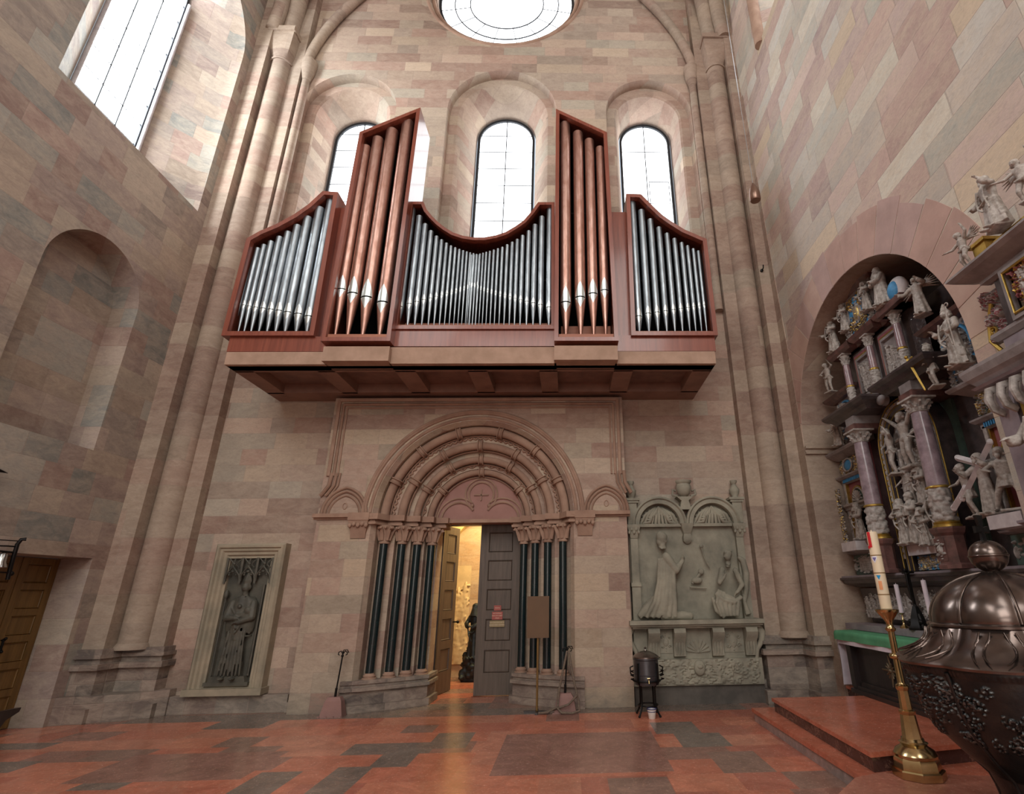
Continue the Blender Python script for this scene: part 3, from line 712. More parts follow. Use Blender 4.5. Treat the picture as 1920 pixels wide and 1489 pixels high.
organ = thing('pipe_organ', 'modern mahogany pipe organ with silver and copper pipes on the balcony', 'organ', (-1.45, 8.2, 5.3))
def case(outer, y0, y1, th, parts='case_frame'):
    """outline (x,z) counter-clockwise or not; frame ring of thickness th, deep box open to the front"""
    n = len(outer); c = Vector((sum(p[0] for p in outer)/n, sum(p[1] for p in outer)/n))
    A = sum(outer[i][0]*outer[(i+1) % n][1] - outer[(i+1) % n][0]*outer[i][1] for i in range(n)); sg = 1 if A > 0 else -1
    inner = []
    for i in range(n):
        p = Vector(outer[i]); a = (p - Vector(outer[i-1])).normalized(); d = (Vector(outer[(i+1) % n]) - p).normalized()
        na = Vector((-a.y, a.x))*sg; nd = Vector((-d.y, d.x))*sg; bi = (na + nd).normalized(); k = th / max(.35, bi.dot(na)); inner.append(p + bi*k)
    b = MB()
    L = lambda P, y: [(p[0], y, p[1]) for p in P]
    b.loft([L(outer, y1), L(outer, y0), L(inner, y0), L(inner, y1)])
    part(parts, b, M_mahog, organ)
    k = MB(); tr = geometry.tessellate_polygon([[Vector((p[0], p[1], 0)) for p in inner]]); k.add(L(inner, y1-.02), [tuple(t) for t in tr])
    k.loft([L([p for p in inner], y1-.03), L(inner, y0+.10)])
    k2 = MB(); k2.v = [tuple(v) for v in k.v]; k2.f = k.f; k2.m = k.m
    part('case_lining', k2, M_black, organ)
YW, YT, YC = 7.5, 7.35, 7.55
P2 = lambda pts, Y: [(onY(x, y, Y).x, onY(x, y, Y).z) for x, y in pts]
LWg = P2([(415,627),(462,447),(487,433),(518,420),(551,402),(578,383),(605,358),(634,360),(588,629)], YW)
RWg = P2([(1184,630),(1174,363),(1202,364),(1226,388),(1242,403),(1259,415),(1283,430),(1325,448),(1346,626)], YW)
LWg[0] = (LWg[0][0], 5.43); LWg[-1] = (LWg[-1][0], 5.43); RWg[0] = (RWg[0][0], 5.43); RWg[-1] = (RWg[-1][0], 5.43)
LTg = [(-3.76, 5.26), (-3.72, 9.44), (-2.69, 10.05), (-2.71, 5.26)]
RTg = [(-.20, 5.26), (-.19, 10.06), (.745, 9.50), (.80, 5.26)]
CEN = P2([(736,618),(768,378),(794,378),(800,393),(810,405),(822,417),(835,427),(850,436),(868,442),(888,445),(908,445),(930,441),(948,435),(965,425),(981,414),(995,398),(1009,379),(1040,379),(1040,617)], YC)
CEN[0] = (-2.76, 5.58); CEN[-1] = (-.20, 5.58)
for o_, y0, y1, th in ((LWg, YW, 8.15, .075), (RWg, YW, 8.15, .07), (LTg, YT, 8.06, .065), (RTg, YT, 8.06, .065), (CEN, YC, 8.25, .055)): case(o_, y0, y1, th)
# lower band and set-back side panels
b = MB()
b.box((-5.27, 7.56, 5.18), (-3.70, 7.9, 5.44)); b.box((.78, 7.56, 5.18), (2.37, 7.9, 5.46)); b.box((-2.76, 7.54, 5.26), (-.18, 7.9, 5.56))
b.box((-2.76, 7.50, 5.545), (-.18, 7.56, 5.60))
b.box((-4.0, 7.7, 5.2), (-3.7, 8.1, 8.05)); b.box((.78, 7.68, 5.2), (1.1, 8.1, 7.98))
part('case_plinth', b, M_mahog, organ)
b = MB()
for g in (LWg, RWg): xs = [p[0] for p in g]; b.box((min(xs)+.06, YW+.05, 5.49), (max(xs)-.1, 8.1, 5.53))
for g in (LTg, RTg): b.box((g[0][0]+.07, YT+.05, 5.31), (g[3][0]-.07, 8.0, 5.40))
b.box((-2.7, YC+.03, 5.60), (-.25, 8.2, 5.66)); b.box((-2.7, 7.9, 5.66), (-.25, 8.15, 5.86)); b.box((-.1, 7.8, 5.4), (.72, 8.0, 5.75))
part('pipe_rack', b, wood('light_rack_wood', (176,116,88), (150,92,70), .5, 0), organ)
def metal(name, c, c2, r, var):
    t = NT(name); v = t.coord(); mp = t.node('ShaderNodeMapping'); mp.inputs['Scale'].default_value = (3, 3, .9); t.l(v, mp.inputs[0])
    n = t.noise(4, 6, .6, mp.outputs[0], .5); t.l(t.ramp(n.outputs[0], [(.35, lin(c)), (.65, lin(c2))]), t.b.inputs['Base Color'])
    t.b.inputs['Metallic'].default_value = .92; t.l(t.ramp(n.outputs[0], [(.3, (r,)*3+(1,)), (.7, (r+var,)*3+(1,))]), t.b.inputs['Roughness']); return t.m
M_tin = metal('tin_pipe', (176,187,194), (150,160,168), .38, .1)
M_tinb = metal('bright_tin', (228,238,238), (215,226,228), .3, .05)
M_cop = metal('copper_pipe', (196,160,148), (172,130,116), .36, .1)
def pipe(x, y, zfoot, zmouth, ztop, r, m_, mouth=True, mm=None, flat=False):
    b = MB(); b.lathe([(r*.22, zfoot), (r*.98, zmouth - r*.25), (r, zmouth - r*.1), (r, ztop), (r*.93, ztop), (r*.93, ztop - .03)], 20, (x, y, 0), cap=False)
    L = organ
    o = part('organ_pipe', b, m_, L, 50)
    b = MB(); mm = mm or M_tinb
    def patch(z0, z1, wfn, rfn, n=10, mi=0):
        loops = []
        for j in range(n+1):
            t = j/n; z = z0 + (z1-z0)*t; w_ = wfn(t); rr_ = rfn(z)
            loops.append([(x + rr_*math.sin(w_*(k/6-1)), y - rr_*math.cos(w_*(k/6-1)), z) for k in range(13)])
        b.loft(loops, closed=False, mi=mi)
    hgt = r*(3.1 if flat else 2.3)
    patch(zmouth + r*.14, zmouth + hgt, lambda t: .95*(1 - t**1.6) + .01, lambda z: r*1.025)
    zc = zmouth - r*.25; slope = (r*.98 - r*.22)/(zc - zfoot)
    patch(zmouth - r*.1, zmouth - r*(1.9), lambda t: .95*(1 - t) + .01, lambda z: (r*1.02 if z > zc else max(r*.2, (r*.98 - slope*(zc - z))) * 1.03))
    patch(zmouth - r*.1, zmouth + r*.14, lambda t: .93, lambda z: r*1.012, 1, 1)
    part('pipe_mouth', b, [mm, M_black], o, 50, label='pale bright mouth of the pipe' if m_ is M_cop else None)
def px_pipe(x, ytop, wpx, ymouth, Y, zfoot, m_, flat=False):
    t = onY(x, ytop, Y); dep = (t - CAM).dot(fwd); r = wpx/2 * dep / FPX
    zm = onY(x, ymouth, Y).z
    # mouth height measured on the vertical through the pipe: iterate along its line
    lo, hi = 5.3, 8.0
    for _ in range(30):
        md = (lo+hi)/2; p = Vector((t.x, Y, md)) - CAM; yy = CY - FPX * p.dot(upv) / p.dot(fwd)
        if yy > ymouth: lo = md
        else: hi = md
    pipe(t.x, Y, zfoot, md, t.z, r, m_, flat=flat)
c1 = lambda x, y: (400 + x/2.978, 180 + y/2.978); c2 = lambda x, y: (880 + x/2.978, 180 + y/2.978)
for (x, y, w_, my) in ((188,876,24,1165),(218,864,25,1168),(250,852,26,1173),(285,834,29,1180),(325,816,33,1187),(372,791,36,1193),(420,764,39,1199),(472,728,43,1207),(530,682,46,1216),(597,630,48,1226),(663,568,46,1239)):
    px_pipe(*c1(x, y), w_/2.978, c1(0, my)[1], 7.66, 5.53, M_tin)
for (x, y, w_, my) in ((907,580,40,1238),(960,643,37,1222),(1010,694,34,1215),(1058,738,31,1207),(1103,772,29,1200),(1145,800,27,1193),(1185,823,25,1188),(1218,840,23,1183),(1250,856,21,1178),(1278,868,20,1172),(1305,879,19,1166)):
    px_pipe(*c2(x, y), w_/2.978, c2(0, my)[1], 7.66, 5.53, M_tin)
for (x, y, w_, my) in ((855,288,50,1090),(922,244,60,1115),(1000,198,64,1138),(1087,148,62,1165)): px_pipe(*c1(x, y), w_/2.978, c1(0, my)[1], 7.52, 5.40, M_cop, True)
for (x, y, w_, my) in ((535,161,56,1165),(606,212,56,1136),(669,254,53,1116),(728,295,47,1096)): px_pipe(*c2(x, y), w_/2.978, c2(0, my)[1], 7.52, 5.40, M_cop, True)
cl_ = [(1113,609,40),(1153,675,34),(1185,720,31),(1217,758,28),(1248,787,25),(1276,807,23),(1303,825,21),(1328,840,19),(1352,850,18),(1375,859,17),(1396,866,16),(1416,872,15),(1435,877,14),(1453,881,13),(1470,885,12),(1486,888,12)]
for i, (x, y, w_) in enumerate(cl_): px_pipe(*c1(x, y), w_/2.978, c1(0, 1185 - 135*(i/15)**.75)[1], 7.68, 5.66, M_tin)
cr_ = [(450,617,34),(405,678,31),(367,723,29),(332,758,26),(298,783,24),(268,804,22),(240,820,21),(212,834,20),(185,847,18),(160,855,17),(137,862,16),(115,869,15),(95,874,14),(77,879,13),(60,883,12),(43,886,12),(27,888,12),(13,889,11)]
for i, (x, y, w_) in enumerate(cr_): px_pipe(*c2(x, y), w_/2.978, c2(0, 1187 - 137*(i/17)**.8)[1], 7.68, 5.66, M_tin)
b = MB()
for g, z in ((LWg, 6.6), (RWg, 6.6), (LTg, 8.0), (RTg, 8.0), (CEN, 6.6)):
    xs = [p[0] for p in g]; b.tube([(min(xs)+.08, 7.75, z), (max(xs)-.1, 7.75, z)], .012, 6)
part('tie_rod', b, M_iron, organ)
# ================================================================== CARVING TOOLS
def relief(O, U, V, N, w_, h_, seed, style='scroll', amp=.03, n=None, mats=3, thr=(.18, .62), mask=None):
    """carved panel: a height field of modelled strokes and bosses, real depth; material by height (ground / carving / gilded tops)"""
    O, U, V, N = Vector(O), Vector(U).normalized(), Vector(V).normalized(), Vector(N).normalized()
    n = n or max(24, min(90, int(60 * w_ / max(h_, .01)))); m_ = max(24, min(110, int(n * h_ / w_)))
    g = np.random.RandomState(seed); H = np.zeros((m_+1, n+1)); uu, vv = np.meshgrid(np.linspace(0, w_, n+1), np.linspace(0, h_, m_+1))
    S = min(w_, h_)
    def stamp(x, y, r, a=1.0, ey=1.0):
        d = ((uu-x)**2 + ((vv-y)/ey)**2) / (r*r); np.maximum(H, a*np.sqrt(np.clip(1-d, 0, 1)), out=H)
    def spiral(x, y, r, sg, a0, turns, t):
        for i in range(26):
            f = i/25; a = a0 + sg*turns*2*PI*f; rr_ = r*(1-.82*f); stamp(x + rr_*math.cos(a), y + rr_*math.sin(a), t*(1-.4*f), .75)
        stamp(x, y, t*1.5, .95)
    if style == 'scroll':
        for k in range(int(8 + 10*max(w_, h_)/S)):
            x, y = g.rand()*w_, g.rand()*h_; r = S*(.10+.1*g.rand())
            for sx in (x, w_-x): spiral(sx, y, r, 1 if sx == x else -1, g.rand()*6, 1.1, S*.028)
            for j in range(3):
                a = g.rand()*6; l = r*1.2
                for q in range(6): stamp(x + math.cos(a)*l*q/5, y + math.sin(a)*l*q/5, S*.035*(1-q/9), .6); stamp(w_-x - math.cos(a)*l*q/5, y + math.sin(a)*l*q/5, S*.035*(1-q/9), .6)
        stamp(w_/2, h_*.5, S*.13, 1, 1.3)
    if style == 'crowd':
        k = max(3, int(w_*h_/(S*S*.035)))
        for i in range(k):
            x, y = (.08+.84*g.rand())*w_, (.0+.8*g.rand())*h_; r = S*(.055+.02*g.rand()); a = .65+.35*g.rand()
            for q in range(7): stamp(x + S*.02*math.sin(q), y - r*.9*q, r*(.8+.09*q), a*(.8-.03*q), 1.4)
            stamp(x, y + r*1.1, r*.62, a); 
            for sg in (-1, 1):
                an = -1.2 + 2*g.rand()
                for q in range(6): stamp(x + sg*r*(.6+.32*q), y - r*.5 + math.sin(an)*r*.35*q, r*.3, a*.8)
    if style == 'shell':
        cx, cy = w_/2, 0; rad = min(w_/2, h_)
        for k in range(9):
            a = PI*(k+.5)/9
            for q in range(14): f = (q+1)/14; stamp(cx + math.cos(a)*rad*f*.92, cy + math.sin(a)*rad*f*.92, rad*(.02+.075*f), .35+.65*f)
        stamp(cx, cy + rad*.08, rad*.12, .9)
    if style == 'mask':
        stamp(w_/2, h_*.5, S*.22, 1, 1.4); stamp(w_/2, h_*.45, S*.07, 1.3)
        for sg in (-1, 1): stamp(w_/2 + sg*S*.09, h_*.58, S*.03, 1.15); spiral(w_/2 + sg*S*.28, h_*.3, S*.12, sg, 0, 1, S*.03); spiral(w_/2 + sg*S*.28, h_*.72, S*.12, -sg, 0, 1, S*.03)
        for q in range(8): stamp(w_/2, h_*(.1+.8*q/7), S*.04, .6)
    if style == 'plaque':
        stamp(w_/2, h_/2, S*.44, .55, 1); H[(abs(uu-w_/2) < w_*.27) & (abs(vv-h_/2) < h_*.33)] = .28
        for k in range(6):
            y = h_*(.24+.105*k); L = w_*.2*(.7+.3*g.rand()); sel = (abs(vv-y) < h_*.018) & (abs(uu-w_/2) < L); H[sel] = np.where(np.sin(uu[sel]*900/1) > -.3, .42, .28)
        for k in range(14):
            a = 2*PI*k/14; stamp(w_/2 + w_*.36*math.cos(a), h_/2 + h_*.42*math.sin(a), S*.06, .9)
        for sg in (-1, 1): stamp(w_/2 + sg*w_*.44, h_*.4, S*.07, 1, 3.2); stamp(w_/2 + sg*w_*.44, h_*.75, S*.06, 1)
    H += (g.rand(*H.shape)-.5)*.05*(H > .1)
    if mask is not None: H *= mask(uu/w_, vv/h_)
    b = MB()
    def mf(i, j):
        h = max(H[j, i], H[j+1, i+1])
        return 0 if h < thr[0] else (1 if h < thr[1] or (mats == 2) else (2 if g.rand() < .55 else 1))
    b.grid(lambda u, v: O + U*(u*w_) + V*(v*h_) + N*(amp*H[min(m_, int(round(v*m_))), min(n, int(round(u*n)))]), n, m_, mfn=mf)
    # closed edge back to the wall
    return b
FIGS = {}
def voxel(mb, size, name, m_, sm=2):
    me = bpy.data.meshes.new(name); me.from_pydata(mb.v, [], mb.f)
    bm = bmesh.new(); bm.from_mesh(me); bmesh.ops.remove_doubles(bm, verts=bm.verts, dist=1e-6); bmesh.ops.recalc_face_normals(bm, faces=bm.faces); bm.to_mesh(me); bm.free()
    o = bpy.data.objects.new('t', me); col.objects.link(o)
    r = o.modifiers.new('r', 'REMESH'); r.mode = 'VOXEL'; r.voxel_size = size; r.use_smooth_shade = True
    if sm: s = o.modifiers.new('s', 'SMOOTH'); s.iterations = sm; s.factor = .5
    dg = bpy.context.evaluated_depsgraph_get(); out = bpy.data.meshes.new_from_object(o.evaluated_get(dg)); out.name = name
    bpy.data.objects.remove(o); out.materials.clear()
    for q in (m_ if isinstance(m_, list) else [m_]): out.materials.append(q)
    return out
def hand(b, w_, f_, size, curl=.3):
    """palm, four fingers of unequal length and a thumb leaving the side of the palm; f_ = forward direction"""
    f_ = Vector(f_).normalized(); up = Vector((0,0,1)) if abs(f_.z) < .9 else Vector((1,0,0)); s = f_.cross(up).normalized(); n = s.cross(f_)
    w_ = Vector(w_); b.ell(w_ + f_*size*.4, size*.34, 8, 6)
    for k, L in enumerate((.5, .62, .57, .42)):
        a = w_ + f_*size*.6 + s*size*(k-1.5)*.19; c = a + f_*size*L*.6 + n*(-size*curl*.3); e = c + f_*size*L*.5 - n*(size*curl*.6)
        b.tube([a, c, e], [size*.1, size*.09, size*.07], 6)
    a = w_ + f_*size*.25 - s*size*.3; b.tube([a, a + (f_*.5 - s*.45)*size*.5, a + (f_*.9 - s*.5)*size*.5], [size*.12, size*.1, size*.08], 6)
def figure(key, robe='long', L=((.20,-.02,.66),(.14,-.14,.58)), Rr=((-.20,-.02,.66),(-.14,-.14,.58)), hat=None, beard=False, hair=1, wings=False, cape=True, legs=None, head=(0,-.01,0), folds=8, wide=1.0, lean=0, hold=None, vox=.0105):
    if key in FIGS: return FIGS[key]
    b = MB()
    rz = .155*wide
    if robe == 'long':
        prof = [(rz*1.05,0),(rz,.05),(rz*.9,.2),(rz*.78,.36),(rz*.72,.5),(rz*.62,.57),(rz*.66,.63),(rz*.72,.70),(rz*.74,.76),(rz*.55,.815),(.03,.84)]
        b.lathe(prof, 40, fr=lambda t, z, r: r*(1 + (.10*max(0, .62-z)/.62 + .02)*math.cos(folds*t + 3*z + .8*math.sin(3*t)))*(1 - .2*abs(math.sin(t))))
        for s in (-1, 1): b.ell((s*.05, -rz*.95, .012), (.035, .07, .022), 8, 6)
        if cape:
            b.lathe([(rz*1.02,.12),(rz*.98,.3),(rz*.92,.5),(rz*.84,.66),(rz*.8,.77),(rz*.5,.82)], 40, a0=R(-20), a1=R(200), fr=lambda t, z, r: r*(1+.07*math.cos(9*t)), cap=False)
            b.tube([(-.09,-.09,.80),(-.12,-.11,.6),(-.05,-.155,.42),(.04,-.16,.3)], .018, 6); b.tube([(.10,-.09,.78),(.10,-.13,.55),(.13,-.12,.3)], .016, 6)
            b.tube([(-.12,-.09,.5),(0,-.14,.46),(.12,-.09,.52)], .018, 6)
    else:
        b.lathe([(.06,.46),(.095,.49),(.10,.53),(.082,.6),(.098,.68),(.112,.75),(.105,.79),(.06,.825),(.03,.84)], 24, fr=lambda t, z, r: r*(1 - .3*abs(math.sin(t))))
        lg = legs or (((.055,0,.5),(.075,-.05,.27),(.07,0,.04)), ((-.055,0,.5),(-.08,-.02,.27),(-.09,.03,.04)))
        for h_, k_, a_ in lg:
            b.limb(h_, k_, .062, .042, 12); b.limb(k_, a_, .044, .026, 12); b.ell(Vector(a_) + Vector((0,-.045,-.02)), (.026,.06,.02), 8, 6)
        if robe == 'tunic':
            b.lathe([(.145,.36),(.12,.45),(.10,.55),(.112,.68),(.12,.76),(.08,.82)], 30, fr=lambda t, z, r: r*(1+.09*math.cos(9*t)*(z < .5))*(1-.25*abs(math.sin(t))))
        if robe == 'cloth':
            b.tube([(-.10,-.05,.52),(0,-.09,.47),(.10,-.04,.53),(.14,.02,.42)], .03, 7); b.tube([(.09,.05,.5),(-.1,.05,.5)], .04, 7)
    # neck, head with a face
    h0_ = len(b.v)
    hx, hy, hz = head; N = Vector((hx*.5, hy*.5, .86)); Hc = Vector((hx, hy-.005, .925+hz))
    b.tube([(0,0,.80), N, Hc], [.042,.034,.034], 10)
    b.ell(Hc, (.050,.058,.066), 14, 10); b.ell(Hc + Vector((0,-.058,-.004)), (.010,.018,.016), 6, 5); b.ell(Hc + Vector((0,-.046,.016)), (.036,.014,.007), 8, 5); b.ell(Hc + Vector((0,-.047,-.036)), (.02,.016,.012), 7, 5)
    b.ell(Hc + Vector((0,-.052,-.020)), (.016,.008,.005), 6, 5)
    for s in (-1, 1): b.ell(Hc + Vector((s*.05,.005,0)), (.008,.014,.018), 6, 5); b.ell(Hc + Vector((s*.024,-.044,-.012)), (.014,.012,.012), 6, 5)
    if hair:
        b.ell(Hc + Vector((0,.018,.014)), (.060,.058,.062), 12, 8)
        q = random.Random(len(key))
        for i in range(14):
            a = PI*(i/13) ; b.ell(Hc + Vector((.055*math.cos(a), .02+.035*math.sin(a), -.02-.03*q.random()*hair)), .02, 6, 5)
    if beard: b.ell(Hc + Vector((0,-.038,-.066)), (.032,.03,.045), 10, 7)
    if hat == 'mitre': b.loft([[Hc + Vector((x*k, y*k2, z)) for x, y in ((-.05,0),(0,-.05),(.05,0),(0,.05))] for k, k2, z in ((1,1,.04),(1.15,.9,.09),(.8,.5,.14),(.05,.1,.185))]); b.ell(Hc + Vector((0,0,.05)), (.056,.056,.025))
    if hat == 'crown':
        b.lathe([(.055,.04),(.06,.07)], 14, tuple(Hc)); 
        for i in range(7): a = 2*PI*i/7; b.ell(Hc + Vector((.06*math.cos(a), .06*math.sin(a), .085)), (.012,.012,.022), 6, 5)
    if hat == 'helmet': b.ell(Hc + Vector((0,.01,.03)), (.062,.068,.055)); b.tube([Hc + Vector((0,-.05,.09)), Hc + Vector((0,.02,.12)), Hc + Vector((0,.09,.06))], .015, 6)
    if hat == 'veil': b.lathe([(.10,-.12),(.085,-.06),(.066,0),(.062,.05),(.03,.08)], 20, tuple(Hc), a0=R(-30), a1=R(210), cap=False); b.lathe([(.12,-.14),(.09,-.06),(.068,0),(.06,.06),(.02,.085)], 20, tuple(Hc + Vector((0,.012,0))))
    Nc = Vector((0,0,.83)); b.v[h0_:] = [tuple(Nc + (Vector(v_) - Nc)*1.14) for v_ in b.v[h0_:]]
    # arms: shoulder, elbow, wrist, hand
    for s, (e, h_) in ((1, L), (-1, Rr)):
        sh = Vector((s*.112, 0, .775)); e = Vector(e); h_ = Vector(h_)
        k = 1.0 if robe != 'long' else 1.35
        b.limb(sh, e, .040*k, .032*k, 10); b.limb(e, h_, .031*k, .021, 10); hand(b, h_, h_ - e, .062)
        if robe == 'long': b.tube([e, e + (h_-e)*.5 + Vector((0,0,-.03)), h_ + Vector((0,0,-.05))], [.045,.05,.03], 8)
    if wings:
        for s in (-1, 1):
            for j in range(7):
                a = R(70 - j*16); b.tube([(s*.05,.07,.74), (s*(.10+.13*math.cos(a)), .12, .76+.16*math.sin(a)), (s*(.12+.27*math.cos(a)), .13, .72+.30*math.sin(a))], [.03,.034,.01], 6, flat=.5)
    if hold == 'cross':
        b.box((-.03,-.25,.0),(.03,-.2,1.0), M=Matrix.Translation((.02,.1,.5)) @ Matrix.Rotation(R(50),4,'Y') @ Matrix.Translation((0,0,-.55)))
    if hold == 'shield': b.ell((.17,-.15,.52), (.10,.03,.15), 14, 8)
    if hold == 'book': b.box((.06,-.19,.52),(.16,-.13,.66))
    if hold == 'crozier':
        P = [(.2,-.15,.0),(.2,-.15,.95)] + [(.2+.05-.05*math.cos(a)*(1-a/9), -.15, .95+.05*math.sin(a)*(1-a/9)) for a in [i*.6 for i in range(1,10)]]; b.tube(P, .012, 6)
    if hold == 'spear': b.tube([(-.2,-.12,.02),(-.2,-.12,1.15)], .011, 6)
    b.box((-.13,-.12,-.03),(.13,.12,.012))
    FIGS[key] = voxel(b, vox, 'carved_figure_' + key, M_alab); return FIGS[key]
M_alab = mat('grey_painted_carving', (188,182,176), .45, scale=14, c2=(138,130,122), bump=.15, spec=.5)
M_carv = mat('carved_ornament_grey', (184,178,174), .5, scale=20, c2=(136,130,124), bump=.2)
M_blue = mat('azure_paint', (70,150,205), .5, var=.3, scale=12, bump=.05)
M_maroon = mat('maroon_paint', (150,88,94), .55, var=.15, scale=8, bump=.05)
M_teal = mat('dark_teal_paint', (78,100,92), .5, var=.3, scale=10, bump=.05)
M_dk = mat('black_brown_marble', (78,68,68), .28, scale=9, c2=(50,44,46), bump=.03, coat=.3)
M_dkred = mat('red_brown_marble', (116,82,78), .28, scale=9, c2=(80,60,58), bump=.03, coat=.3)
M_col = mat('violet_grey_marble', (158,142,150), .25, scale=7, c2=(120,104,112), bump=.02, coat=.4)
M_grey = mat('grey_painted_stone', (150,144,144), .5, scale=6, c2=(120,114,114), bump=.08)
M_lil = mat('lilac_grey_marble', (150,140,146), .4, scale=5, c2=(126,116,124), bump=.05)
M_pl = mat('pale_white_stone', (214,210,212), .5, scale=9, c2=(190,184,188), bump=.06)
RX = Matrix.Rotation(R(-90), 4, 'Z')       # a carving that faces into the nave (towards -X)
def fig_part(mesh, name, parent, X, Y, Z, H, rz=0, ry=0, m_=None, label=None):
    o = bpy.data.objects.new(name, mesh); col.objects.link(o); L = Vector((0,0,0)); p = parent
    while p is not None: L = L + p.location; p = p.parent
    o.location = Vector((X, Y, Z + .03*H)) - L if parent else Vector((X, Y, Z + .03*H)); o.scale = (H*1.22, H*1.15, H); o.rotation_euler = (R(ry), 0, R(rz - 90)); o.parent = parent
    if label: o['label'] = label
    return o

# ================================================================== ALTAR STEPS
def platform(name, poly, z0, z1, top_m, side_m, label, cat, nose=.03):
    b = MB(); b.prism(poly, z0, z1 - .045, mi=1); c = Vector((sum(p[0] for p in poly)/len(poly), sum(p[1] for p in poly)/len(poly)))
    p2 = [(c.x + (p[0]-c.x)*(1 + nose/max(.5, (Vector(p)-c).length)), c.y + (p[1]-c.y)*(1 + nose/max(.5, (Vector(p)-c).length))) for p in poly]
    b.prism(p2, z1 - .045, z1, mi=0)
    o = b.build(name, [top_m, side_m]); return tag(o, label, cat)
M_riser = marble('grey_marble_riser', (150,134,130)); M_riser2 = marble('dark_marble_riser', (74,50,46)); M_step = marble('red_marble_step', (188,108,84))
platform('altar_step', [(2.42,7.83),(2.42,4.9),(5.25,4.9),(5.25,7.83)], 0, .15, M_step, M_riser, 'lower broad red marble step with grey riser before the altar', 'step')
b = MB(); b.prism([(2.62,7.6),(2.56,5.17),(3.9,5.46),(5.25,5.46),(5.25,8.42),(3.99,8.42),(3.99,7.6)], .15, .262, mi=1); b.prism([(2.60,7.62),(2.54,5.145),(3.9,5.43),(5.25,5.43),(5.25,8.42),(3.97,8.42),(3.97,7.62)], .262, .3, mi=0)
tag(b.build('altar_platform', [M_step, M_riser2]), 'upper red marble platform that carries the green-covered altar table', 'platform')
platform('font_step', [(3.95,4.86),(2.62,5.14),(2.34,5.02),(1.93,4.55),(1.75,3.6),(1.95,2.5),(2.6,2.0),(3.95,2.0)], 0, .154, marble('pink_marble_slab', (176,116,98)), M_riser, 'polished pinkish red marble slab under the bronze font and brass candlestick', 'platform')

# ================================================================== ALTAR TABLE
alt = thing('altar_table', 'dark wooden altar table with panelled front standing on the red marble platform', 'altar', (4.1, 6.95, .3))
b = MB(); b.box((3.90, 5.98, .34), (4.4, 7.86, 1.03)); part('body', b, M_dark, alt)
b = MB(); b.box((3.80, 5.94, .302), (4.42, 7.92, .35)); b.box((3.83, 5.96, .35), (4.41, 7.9, .39)); part('foot_moulding', b, M_dark, alt)
for y in (7.80, 5.94): b = MB(); b.box((3.82, y, .37), (3.95, y+.11, 1.02)); part('corner_post', b, M_dark, alt)
b = MB(); b.box((3.86, 6.1, .86), (3.91, 7.76, 1.0)); b.box((3.87,6.1,.39),(3.91,7.76,.44)); part('rail', b, M_dark, alt)
b = MB()
for i in range(12):
    a = PI*i/6; l = .17 if i % 3 == 0 else .09
    b.limb((3.895, 7.0, .66), (3.875, 7.0 + math.cos(a)*l, .66 + math.sin(a)*l), .022, .008, 6)
b.ell((3.88,7.0,.66), .03); part('star_ornament', b, mat('dull_bronze_star', (112,98,78), .45, metal=.6, bump=.1), alt, 50, label='dull bronze star-shaped cross on the front panel')
# cloths
M_cloth = mat('green_altar_cloth', (98,160,122), .9, var=.15, scale=5, c2=(86,146,110), bump=.05, spec=.1)
M_linen = mat('white_linen', (226,218,226), .9, scale=6, c2=(206,196,208), bump=.05, spec=.1)
def cloth(z, x0, x1, y0, y1, drop, seed, th=.006, end=None):
    b = MB(); q = random.Random(seed); nx, ny = 10, 70; end = end or drop
    def P(u, v, o=0):
        X = x0 - drop + (x1 - x0 + drop) * u; Y = y0 - end + (y1 - y0 + 2*end) * v; Z = z
        dx = max(0, x0 - X); dy = max(0, y0 - Y, Y - y1)
        if dx > 0: X = x0 - min(dx, .012) - .01*math.sin(Y*9+seed)*dx/drop; Z -= dx
        if dy > 0: Y = (y0 - min(dy, .012) if Y < y0 else y1 + min(dy, .012)); Z -= dy
        return (X - (o if dx else 0), Y, Z + (0 if dx or dy else o))
    b.grid(lambda u, v: P(u, v), 24, ny); return b
wl_ = thing('white_altar_cloth', 'long white linen cloth hanging down at the far end of the altar table', 'cloth', (4.1, 7.0, 1.03))
b = cloth(1.038, 3.82, 4.44, 5.98, 8.1, .16, 2); part('linen', b, M_linen, wl_, 60)
b = MB(); b.grid(lambda u, v: (3.80 + .62*u + .02*math.sin(v*3), 8.115 + .025*math.sin(u*14)*v, 1.035 - .68*v), 24, 16); part('hanging_end', b, M_linen, wl_, 60)
g_ = cloth(1.046, 3.80, 4.42, 5.96, 8.13, .115, 5, end=.10).build('green_altar_cloth', M_cloth, None, 60); tag(g_, 'plain green cloth spread over the top of the altar table', 'cloth')
b = MB(); b.box((4.06, 5.4, 1.052), (4.4, 8.3, 1.13)); part('gradine', b, M_lil, alt, label='low grey stone ledge at the back')
# things on the altar
for y, zt, lab, x in ((6.98, 1.64, 'left', 4.15), (6.42, 1.68, 'right', 4.15)):
    h_ = zt - 1.13
    c = thing('altar_candlestick', 'small brass candlestick on the altar, %s of the black crucifix' % lab, 'candlestick', (x, y, 1.13), group='candlesticks on the altar')
    b = MB(); b.lathe([(.055,0),(.055,.012),(.03,.03),(.014,.05),(.012,.08),(.022,.095),(.012,.11),(.010,.15),(.028,.165),(.03,.175),(.0,.176)], 16); b.build('stem', M_brass, c, 50)
    cc = MB(); cc.lathe([(.026,.177),(.026,h_-.004),(.02,h_),(.003,h_),(.003,h_+.015)], 14); o = cc.build('altar_candle', M_white2 if 'M_white2' in globals() else M_linen, None, 50, loc=(x, y, 1.13)); tag(o, 'short white altar candle burning-height stub, %s of the crucifix' % lab if 0 else 'plain white candle standing %s of the black crucifix on the altar' % lab, 'candle', 'candles on the altar')
